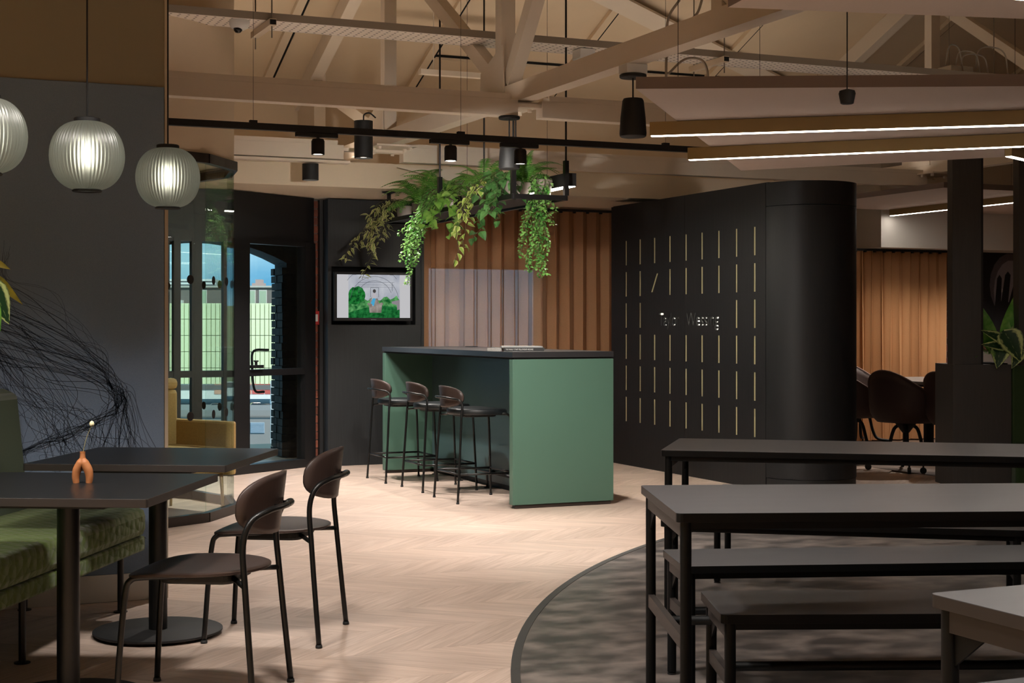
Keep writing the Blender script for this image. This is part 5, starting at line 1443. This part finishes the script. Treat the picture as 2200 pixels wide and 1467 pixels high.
def gl(name, label, x0, x1, y0, y1, z):
    t = thing(name, label, 'linear light', ((x0 + x1) / 2, y0, z))
    MB().box(x0, y0, z + 0.003, x1, y1, z + 0.095).build('housing', BMATT, t, world=True, bevel=0.002)
    MB().box(x0 + 0.006, y0 + 0.006, z, x1 - 0.006, y1 - 0.006, z + 0.003).build('diffuser', emat('grow_light', 'fff6e6', 85.0), t, world=True)
    for y in (y0 + 0.4, y1 - 0.4): MB().tube([((x0 + x1) / 2, y, z + 0.09), ((x0 + x1) / 2, y, roof_z(y) - 0.03)], 0.0015, 5).build('wire', BMATT, t, world=True)
    return t
gl('linear_light', 'black linear light with glowing underside hung beside the plant frame', 4.545, 4.625, 9.53, 11.9, 2.236)
PZ = FZ + 0.006
fx = (FX0 + FX1) / 2
V = Vector
lo = V((-0.17, 0, 0)); ro = V((0.2, 0, 0))
vine('trailing_vine', 'vine with striped yellow-green leaves trailing at the far end of the frame', (fx - 0.05, 12.17, PZ), [V((-.18, .05, 0)), V((-.16, -.05, 0)), V((-.22, .0, .02)), V((-.13, .08, 0)), V((-.2, -.1, 0)), V((-.1, .1, .0)), V((-.16, .02, 0.03))], [.62, .42, .5, .35, .28, .3, .2], 'long', 80, 1.15, 11, wob=0.02)
fern('boston_fern', 'dark green fern arching over the far half of the hanging frame', (fx - 0.04, 11.8, PZ), 24, 1.3, 21, up=0.2)
fern('boston_fern', 'fern beside the small-leaved cascade in the hanging frame', (fx - 0.03, 11.3, PZ), 20, 1.2, 22, up=0.25)
vine('trailing_ivy', 'dense small-leaved green cascade hanging from the far half of the frame', (fx - 0.12, 11.0, PZ), [V((-.14, g_ * 0.06, 0)) for g_ in (-1.6, -1, -.5, 0, .5, 1, 1.6, -.8, .3, 1.2, -.2, .8)], [.30, .42, .55, .62, .50, .40, .30, .45, .70, .36, .52, .44], None, 240, 1.15, 12, joined=L_BRIGHT, wob=0.012)
vine('heartleaf_plant', 'plant with large round green leaves in the middle of the hanging frame', (fx - 0.05, 10.65, PZ), [V((-.12, .1, .02)), V((-.15, 0, .03)), V((-.13, -.1, .0)), V((-.06, -.05, .05)), V((-.1, .15, .02)), V((-.16, .05, 0.)), V((-.08, -.12, 0.06))], [.24, .32, .36, .16, .2, .28, .16], 'round_big', 60, 0.78, 13)
fern('boston_fern', 'pale fern drooping over the rim in the middle of the hanging frame', (fx - 0.05, 10.4, PZ), 22, 1.15, 23, up=0.25)
vine('variegated_vine', 'lime variegated vine hanging straight down near the middle of the frame', (fx - 0.1, 10.18, PZ), [V((-.1, 0, 0)), V((-.1, -.03, 0)), V((-.09, .04, 0))], [.36, .48, .22], 'heart_lime', 42, 0.8, 14, wob=0.006)
fern('boston_fern', 'upright fern at the near end of the hanging frame', (fx + 0.02, 9.85, PZ), 20, 1.05, 24, up=0.8)
vine('dark_pothos', 'dark green heart-leaved vine spilling over the near corner of the frame', (fx - 0.09, 9.78, PZ), [V((-.13, .04, .03)), V((-.11, -.06, .04)), V((-.14, .1, 0)), V((-.1, -.1, .02)), V((-.12, .0, .05)), V((-.08, .06, .07)), V((-.05, -.1, .06))], [.34, .28, .40, .26, .22, .18, .18], 'heart_dark', 72, 0.95, 15)
vine('variegated_vine', 'yellowing variegated vine trailing to a thin tip below the near corner', (fx - 0.14, 9.95, PZ), [V((-.12, .05, 0)), V((-.11, -.02, 0))], [.58, .40], 'heart_lime', 26, 0.85, 16, wob=0.016)
vine('trailing_ivy', 'bright small-leaved green cascade hanging at the near end of the frame', (fx + 0.07, 9.60, PZ), [V((-.04 + g_ * .045, -.05, -.02)) for g_ in (-1.3, -.9, -.5, -.1, .3, .7, 1.1, 1.4, -.3, .5)], [.42, .52, .62, .66, .6, .54, .44, .3, .58, .64], None, 260, 1.2, 17, joined=L_BRIGHT, wob=0.010)

# ---------------------------------------------------------------- planter with post at the right, sofa end, foliage
pl = thing('planter_unit', 'black planter unit with a tall post at the right', 'planter', at(2048, 1043, 11.7) * 1.0, -TH)
pl.location.z = 0; XF[pl] = Matrix.Translation(pl.location) @ Matrix.Rotation(-TH, 4, 'Z')
k11 = 11.7 / F
PLM = mat('planter_oak', '3a3735', 0.55, var=0.12, nscale=5, stretch=(14, 14, 0.7))
MB().box(0, 0, 0.0, 125 * k11, 0.5, H - 83 * k11).build('box', PLM, pl, bevel=0.002)
MB().box(0, 0.02, H - 83 * k11, 62 * k11, 0.16, H + 420 * k11).build('post', PLM, pl, bevel=0.002)
MB().box(60 * k11, 0.03, H - 83 * k11, 67 * k11, 0.30, H + 420 * k11).build('post_return', BMATT, pl)
MB().box(0.3, 0.03, H - 83 * k11, 125 * k11 - 0.02, 0.48, H - 83 * k11 + 0.01).build('soil', MATS['soil'], pl)
MB().box(146 * k11, 0.05, 0, 175 * k11, 0.19, H + 420 * k11).build('post', PLM, pl, bevel=0.002)
gs = thing('sofa_bench', 'green sofa end at the right edge beside the black planter', 'sofa', pl.location + XF[pl].to_3x3() @ V((126 * k11, 0.0, 0)), -TH)
MB().box(0.0, 0.0, 0.34, 0.9, 0.2, H - 85 * k11).build('backrest', GSOFAB, gs, bevel=0.02, smooth=True, angle=60)
MB().box(0.0, -0.1, 0.02, 0.9, 0.2, 0.30).build('seat_base', GSOFAB, gs, bevel=0.02, smooth=True, angle=60)
def big_leaf(parent, p, d, L, W, mt_, bend=0.3, roll=0.0, tip=0.62, face=(0, -1, 0.35)):
    """single leaf from p along d with its face turned towards `face`"""
    y = V(d).normalized(); f_ = V(face); n_ = (f_ - y * f_.dot(y)).normalized(); x = y.cross(n_)
    M = Matrix((x, y, n_)).transposed().to_4x4() @ Matrix.Rotation(roll, 4, 'Y')
    m_ = leaf_mb(L, W, tip, bend, 9); m_.xform(Matrix.Translation(p) @ M)
    return m_.build('leaf', mt_, parent, smooth=True, fix=False)
def on_pl(px, py, y=0.05):                                    # point in the planter's own frame
    return V(((px - 2048) * k11, y, H - (py - 700) * k11))
cal = thing('calathea', 'broad-leaved plant with pale-rimmed leaves in the black planter', 'plant', pl.location + V((0, 0, 0)), -TH)
base = on_pl(2165, 786, 0.2)
for (px, py, mt_, W, tipx) in ((2108, 634, L_BROAD, 0.13, 0), (2106, 676, L_BROAD, 0.10, 0), (2205, 622, L_BROAD, 0.15, 0), (2180, 690, L_BROAD, 0.13, 0), (2215, 680, L_CALA, 0.15, 0)):
    e = on_pl(px, py, 0.12); d = e - base
    MB().tube([base, base + d * 0.3], 0.004, 6).build('stalk', L_GREEN, cal)
    big_leaf(cal, base + d * 0.2, d, d.length * 0.85, W, mt_, 0.2)
for (px, py, qx, qy, W) in ((2158, 708, 2190, 776, 0.22), (2152, 735, 2138, 790, 0.17), (2165, 735, 2106, 708, 0.10), (2165, 745, 2106, 738, 0.09), (2195, 745, 2170, 790, 0.12)):
    a, b = on_pl(px, py, 0.02), on_pl(qx, qy, -0.06); big_leaf(cal, a, b - a, (b - a).length, W, L_CALA, 0.1, 0.0, 0.55)
fern('boston_fern', 'small fern hanging over the edge of the black planter', pl.location + XF[pl].to_3x3() @ on_pl(2128, 792, 0.06), 7, 0.55, 31, pot=False, group='plants in the black planter')
lm = thing('calathea', 'striped leaves of a plant at the left edge above the green sofa', 'plant', (*at(-30, 700, 5.6).xy, 0.98), -TH)
kL = 5.6 / F
def on_l(px, py): return V(((px + 30) * kL, 0, H - (py - 700) * kL - 0.98))
for (px, py, qx, qy, W, mt_, b_) in ((-20, 600, 18, 698, 0.11, L_CALA, 0.05), (-30, 640, -2, 712, 0.09, L_BROAD, 0.1), (-10, 590, 42, 655, 0.035, L_YEL, 0.25), (-25, 555, 20, 578, 0.03, L_YEL, 0.2), (-60, 690, -8, 640, 0.1, L_CALA, 0.1)):
    a, b = on_l(px, py), on_l(qx, qy); big_leaf(lm, a, b - a, (b - a).length, W, mt_, b_, 0.25)
MB().tube(bez([on_l(-40, 815), on_l(-35, 700), on_l(-22, 600)], 5), 0.005, 6).tube(bez([on_l(-44, 815), on_l(-40, 650), on_l(-12, 588)], 5), 0.004, 6).build('stalks', L_GREEN, lm)

# ---------------------------------------------------------------- meeting corner on the right
bc = pz(1893, 531, 2.1)
mb = MB(); mb.box(bc.x, bc.y, 2.1, 15, bc.y + 1.6, 3.2)
tag(struct(mb, 'ceiling', mat('white_bulkhead', 'cfcac4', 0.8)), 'pale dropped bulkhead above the far curtain')
yc2 = bc.y + 0.25
xa, xb = ony(1832, 700, yc2).x, ony(2034, 700, yc2).x
curtain('curtain', 'tan curtain behind the meeting table at the right', xa - 0.5, xb, yc2, 0.02, 2.07, 14, 0.05, CURT2, 9)
# brick wall with the portrait
yb = bc.y + 0.5
bw = thing('wall_brick', None, None, (xb + 1.5, yb, 0), kind='structure'); tag(bw, 'red brick wall behind the planter')
MB().box(xb - 0.6, yb + 0.012, 0, 15, yb + 0.3, 3.2).build('mortar_bed', MORTAR, bw, world=True)
bmh = MB().box(-0.106, 0, 0.004, 0.106, 0.05, 0.069).mesh('brick', mat('dark_red_brick', '5d3229', 0.9, var=0.25, nscale=30, bump=0.4, rand=0.3))
x0b, nbr = xb - 0.12, 0
for c in range(36):
    z = 0.075 * c
    for k in range(8):
        x = x0b + 0.222 * k + (0.111 if c % 2 else 0)
        pxl = 1100 + F * (x * CT - yb * ST) / (x * ST + yb * CT)
        if not (2020 < pxl < 2215): continue
        if 2060 < pxl < 2098 or (pxl > 2098 and z < 0.9): continue
        o = bpy.data.objects.new('brick', bmh); COL.objects.link(o); o.parent = bw
        o.location = V((x, yb + R.uniform(-.003, .003), z)) - XF[bw].translation
po0, po1 = ony(2108, 540, yb - 0.03), ony(2206, 545, yb - 0.03)
zt_, zb_ = po0.z, ony(2108, 700, yb - 0.03).z - 0.15
po = thing('portrait_print', 'black and white portrait of a face half hidden behind a dark hand', 'picture', ((po0.x + po1.x) / 2, yb - 0.03, zb_))
w_, h_ = po1.x - po0.x, zt_ - zb_
MB().box(-w_ / 2, 0, 0, w_ / 2, 0.025, h_).build('print', mat('print_black', '0d0d10', 0.7), po)
def Q(px, py, k):
    p = ony(px, py, yb - 0.03); return (p.x - (po0.x + po1.x) / 2, -0.0006 * k, p.z - zb_)
def flat(nm, pts, mt_, k):
    m_ = MB(); m_.add([Q(x, y, k) for x, y in pts], [tuple(range(len(pts)))]); return m_.build(nm, mt_, po, fix=False)
def ell(cx, cy, rx, ry, a0=0, a1=360, st=20): return [(cx + rx * math.cos(math.radians(a)), cy + ry * math.sin(math.radians(a))) for a in range(a0, a1, st)]
skin = mat('print_pale', '8d878f', 0.8, var=0.1, nscale=4); dk = mat('print_dark', '151317', 0.8); md_ = mat('print_mid', '5b565d', 0.8, var=0.3, nscale=40, stretch=(6, 1, 1))
flat('hair', ell(2170, 612, 44, 68), md_, 1); flat('face', ell(2172, 625, 37, 66), skin, 2)
for (x0_, y0_, x1_, y1_, r_) in ((2141, 700, 2147, 592, 5), (2152, 700, 2165, 585, 6), (2163, 700, 2183, 606, 6)):
    flat('finger_shadow', [(x0_ - r_ * 1.5, y0_), (x0_ + r_ * 1.5, y0_)] + [(x1_ + r_, y1_ + 6), (x1_, y1_ - 2), (x1_ - r_, y1_ + 6)], dk, 4)
flat('palm_shadow', [(2132, 720), (2180, 720), (2176, 655), (2160, 645), (2138, 650)], dk, 5)
flat('eye', ell(2186, 622, 8, 5), mat('print_white', 'b5afb5', 0.8), 5); flat('iris', ell(2186, 622, 4.5, 4.5), dk, 6); flat('eye', ell(2152, 624, 6, 4), MATS['print_white'], 3); flat('brow', [(2178, 611), (2198, 608), (2198, 611), (2178, 614)], md_, 5)
# meeting table
tb = thing('meeting_table', 'dark oval-ended meeting table in front of the right curtain', 'table', (9.72, 11.45, 0))
def tbo(s_):
    out = []
    for k in range(48):
        a = 2 * math.pi * k / 48; c, q = math.cos(a), math.sin(a)
        out.append((s_ * 0.62 * math.copysign(abs(c) ** 0.75, c), s_ * 1.08 * math.copysign(abs(q) ** 0.55, q)))
    return out
MB().prism(tbo(1.0), 0.712, 0.74).build('top', mat('meeting_top', '6a6967', 0.3), tb, bevel=0.004)
MB().prism(tbo(0.96), 0.69, 0.712).build('underframe', BMATT, tb)
for y in (-0.6, 0.6):
    m_ = MB(); m_.tube([(0, y, 0.03), (0, y, 0.69)], 0.05, 18); m_.lathe([(0.3, 0), (0.3, 0.012), (0.05, 0.03)], 32, (0, y, 0)); m_.build('pedestal', BMATT, tb, smooth=True, angle=40)
# shell armchairs on castors
SHELL = mat('dark_brown_shell', '43322e', 0.6, var=0.05, nscale=20); SHELLI = mat('shell_rim', '6d5348', 0.6)
def shell_chair(label, c, rz):
    t = thing('swivel_chair', label, 'office chair', (c[0], c[1], 0), rz, 'chairs around the meeting table')
    # local +y = front; a bucket: bottom pan rising into a wrap-round back whose rim dips towards the arm ends
    def fn(u, v):
        th = math.pi * (-0.32 + 1.64 * u) + math.pi                      # from right arm round the back to left arm
        ca, sa = math.cos(th), math.sin(th)
        back = max(0.0, -sa)
        rim = 0.60 + 0.21 * back ** 1.6 + (0.06 if back > 0 else 0.0)
        r = 0.10 + 0.20 * min(1, v * 1.9) ** 0.6 + 0.03 * v
        z = 0.44 + (rim - 0.44) * max(0, (v - 0.3) / 0.7) ** 1.25
        return (r * 1.0 * ca, r * 0.9 * sa, z - 0.015 * (1 - v))
    MB().grid(fn, 40, 10).build('shell', SHELL, t, smooth=True, solid=0.014)
    def rimf(k):
        p = fn(k / 40, 1.0); return (p[0], p[1], p[2] + 0.004)
    MB().tube([rimf(k) for k in range(41)], 0.009, 6).build('rim', SHELLI, t, smooth=True)
    MB().lathe([(0.001, 0.425), (0.2, 0.43), (0.24, 0.45), (0.2, 0.475), (0.001, 0.48)], 28).build('seat', SHELL, t, smooth=True)
    MB().lathe([(0.03, 0.33), (0.09, 0.41), (0.10, 0.43)], 18).build('hub', BMATT, t, smooth=True)
    for k in range(4):
        a = math.pi / 4 + k * math.pi / 2; ca, sa = math.cos(a), math.sin(a)
        lg = MB().tube(bez([(0.03 * ca, 0.03 * sa, 0.40), (0.10 * ca, 0.10 * sa, 0.36), (0.15 * ca, 0.15 * sa, 0.18), (0.20 * ca, 0.20 * sa, 0.105), (0.32 * ca, 0.32 * sa, 0.085)], 5), 0.015, 8).build('leg', BMATT, t, smooth=True)
        m_ = MB(); m_.tube([(0.32 * ca - 0.013 * sa, 0.32 * sa + 0.013 * ca, 0.028), (0.32 * ca + 0.013 * sa, 0.32 * sa - 0.013 * ca, 0.028)], 0.028, 14); m_.tube([(0.32 * ca, 0.32 * sa, 0.03), (0.32 * ca, 0.32 * sa, 0.09)], 0.008, 8); m_.build('castor', BMATT, lg, smooth=True, angle=40)
    return t
pc = at(1946, 700, 13.15); shell_chair('dark shell armchair on castors turned to the table, nearest in the meeting corner', (pc.x, pc.y), math.radians(-78))
pc = at(1828, 700, 13.9); shell_chair('dark shell armchair on castors half hidden behind the black curved wall end', (pc.x, pc.y), math.radians(-80))
pc = at(2068, 700, 12.75); shell_chair('dark shell armchair on castors half hidden behind the planter post', (pc.x, pc.y), math.radians(-85))
shell_chair('dark shell armchair at the far end of the meeting table', (9.45, 12.83), math.radians(180))

# ---------------------------------------------------------------- the street outside the windows
def cam_frame(px, D):                                      # frame facing the viewer at a pixel column and distance
    p = at(px, 700, D); return (p.x, p.y)
def out_thing(name, label, cat, px, D, zb): return thing(name, label, cat, (*cam_frame(px, D), zb), -TH)
mb = MB(); mb.box(-400, 150, -15.4, 500, 1000, -15.0)
tag(struct(mb, 'ground', mat('street', '8a8d90', 0.9)), 'street and yard far below the windows')
PALE = mat('pale_green_cladding', 'e6ecc2', 0.6, var=0.04, nscale=0.2)
k3 = 310 / F
fb = out_thing('clad_building', 'long building clad in pale green ribbed panels across the street', 'building', 490, 310, -15)
zt, zb = H + 50 * k3 + 15, H - 125 * k3 + 15
MB().box(-70, 1.2, zb, 30, 9, zt - 0.5).build('wall', mat('cladding_joint', '8f9472', 0.7), fb)
pw = 9.6 * k3
pmesh = {}
nrows = 5
for r_ in range(nrows):
    z0 = zb + (zt - zb) * r_ / nrows; z1 = zb + (zt - zb) * (r_ + 1) / nrows - 0.12
    pmesh[r_] = MB().box(0.07, 0.8, z0, pw - 0.07, 1.25, z1).mesh('cladding_panel', PALE)
    for k in range(-26, 16):
        o = bpy.data.objects.new('cladding_panel', pmesh[r_]); COL.objects.link(o); o.parent = fb; o.location = (k * pw, 0, 0)
MB().box(-70, 1.0, 1.2, 30, 1.4, zb).build('white_fascia', mat('white_render', 'e4e3e2', 0.8), fb)
for k, c_ in enumerate(('d9a58f', 'e0b9a6', 'd98c7c', 'c9605a', 'c25a52', 'd8d2cc', 'd4c9c6')):
    MB().box(-3 + k * 2.6, 0.9, 2.2, -3 + k * 2.6 + 2.45, 1.1, 4.6).build('shopfront_panel', mat('shop_%d' % k, c_, 0.6), fb)
MB().box(-70, 0.85, zb - 1.2, 30, 1.3, zb - 0.2).build('canopy', mat('grey_canopy', '6d6a6a', 0.7), fb)
rt = out_thing('rooftop_storey', 'grey rooftop storey with tall windows above the pale green cladding', 'building', 490, 322, H + 40 * 322 / F)
MB().box(-13, 0, -2, 9.5, 12, 4.2).build('wall', mat('grey_brick_far', '77706d', 0.9), rt); MB().box(-14, -0.5, 4.2, 9.8, 12, 4.6).build('roof_edge', mat('pale_coping', 'b9b5b0', 0.8), rt)
for x in (-6.2, -1.2, 1.6, 4.2, 6.6):
    f_ = MB().box(x, -0.15, 0.2, x + 1.7, 0.1, 3.7).build('window', mat('far_frame', 'c9c7c0', 0.6), rt)
    MB().box(x + 0.15, -0.2, 0.4, x + 1.55, -0.14, 3.5).build('pane', mat('far_pane', 'a9b9a0', 0.2), f_)
MB().box(-11.2, -2.0, -0.3, -9.4, -0.2, 1.5).build('air_unit', mat('white_unit', 'd2d2d0', 0.6), rt)
hr = out_thing('tower_block', 'white banded tower block far away against the sky', 'building', 425, 800, -15)
kh = 800 / F
MB().box(-16, 1, 0, 9, 16, H + 100 * kh + 15).build('wall', mat('tower_grey', '8b8f92', 0.8), hr)
for k in range(7):
    z = H + 15 + (100 - 7.2 * k) * kh; MB().box(-16.5, 0, z - 0.9, 9.3, 1.2, z + 0.15).build('floor_band', mat('tower_white', 'e3e6e6', 0.7), hr)
pt = out_thing('stepped_tower', 'pinkish stepped building far away beyond the rooftops', 'building', 556, 700, -15)
kp = 700 / F
for k, (wd, z1) in enumerate(((12, 62), (9.5, 74), (8, 84), (5.5, 92), (3, 100))):
    MB().box(-wd * 0.62, k * 0.4, (H + (40 if k == 0 else (62, 74, 84, 92)[k - 1]) * kp + 15) if k else 0, wd * 0.4, 8 - k * 0.4, H + z1 * kp + 15).build('tier', mat('pink_stone', 'b59d97', 0.9), pt)
gw = out_thing('parapet_building', 'grey nearby roof wall with a louvre below the window', 'building', 560, 45, -15)
k45 = 45 / F
MB().box(-3.4, 0, 0, 0.42, 3, H - 181 * k45 + 15).build('wall', mat('grey_roof_wall', '8b8683', 0.9, var=0.05, nscale=2), gw); MB().box(-3.4, -0.04, H - 197 * k45 + 15, 0.42, 0.02, H - 194 * k45 + 15).build('ledge', mat('ledge_grey', '6f6b68', 0.9), gw)
lv = MB().box(-0.30, -0.03, H - 230 * k45 + 15, 0.12, 0.0, H - 207 * k45 + 15).build('louvre', mat('louvre_blue', '9aa6b2', 0.6), gw)
for k in range(8):
    z = H - 229 * k45 + 15 + k * 0.038; MB().box(-0.29, -0.045, z, 0.11, -0.03, z + 0.016).build('slat', MATS['louvre_blue'], lv)
MB().box(-3.4, -3, H - 330 * k45 + 13, 3.0, 0, H - 325 * k45 + 13).build('lower_roof', mat('lower_roof_grey', '75706e', 0.9), gw)
dp = out_thing('drainpipe', 'pale drainpipe outside the arched window', 'pipe', 585, 40, -4)
MB().tube([(0, 0, -10), (0, 0, H + 4 - 118 * 40 / F)], 0.05, 10).build('pipe', mat('pale_pipe', 'c4c7c9', 0.5), dp, smooth=True)
for z in (0.6, 2.0, 3.2): MB().lathe([(0.065, 0), (0.065, 0.1)], 12, (0, 0, z)).build('collar', mat('pale_pipe', 'c4c7c9', 0.5), dp)
def car(label, px, D, col, rz):
    t = thing('car', label, 'car', (*cam_frame(px, D), -15.0), rz)
    cm = mat('car_' + col, col, 0.25, coat=0.5)
    m_ = MB(); m_.prism_xz([(-2.1, 0.3), (2.1, 0.3), (2.15, 0.75), (1.3, 0.9), (-1.9, 0.95), (-2.15, 0.7)], -0.85, 0.85); m_.build('body', cm, t, bevel=0.06)
    m_ = MB(); m_.prism_xz([(-1.5, 0.93), (1.2, 0.9), (0.5, 1.42), (-0.9, 1.45)], -0.75, 0.75); m_.build('cabin', mat('car_glass', '26313a', 0.15), t, bevel=0.05)
    for x in (-1.35, 1.35):
        for y in (-0.8, 0.8): MB().tube([(x, y - 0.1, 0.32), (x, y + 0.1, 0.32)], 0.32, 14).build('wheel', BMATT, t)
    return t
car('black car parked across the street', 552, 292, '20242a', -TH + 0.4)
car('blue-grey car parked at the right of the black car', 577, 286, '7f93a3', -TH - 0.6)
car('pale blue car parked in the street, seen through the pod', 466, 288, '9fb4c4', -TH + 0.2)
car('silver van-like car parked at the left, seen through the pod', 432, 282, 'c3c9cd', -TH - 0.3)
car('white car nearest in the yard below the window', 590, 215, 'dfe3e4', -TH)
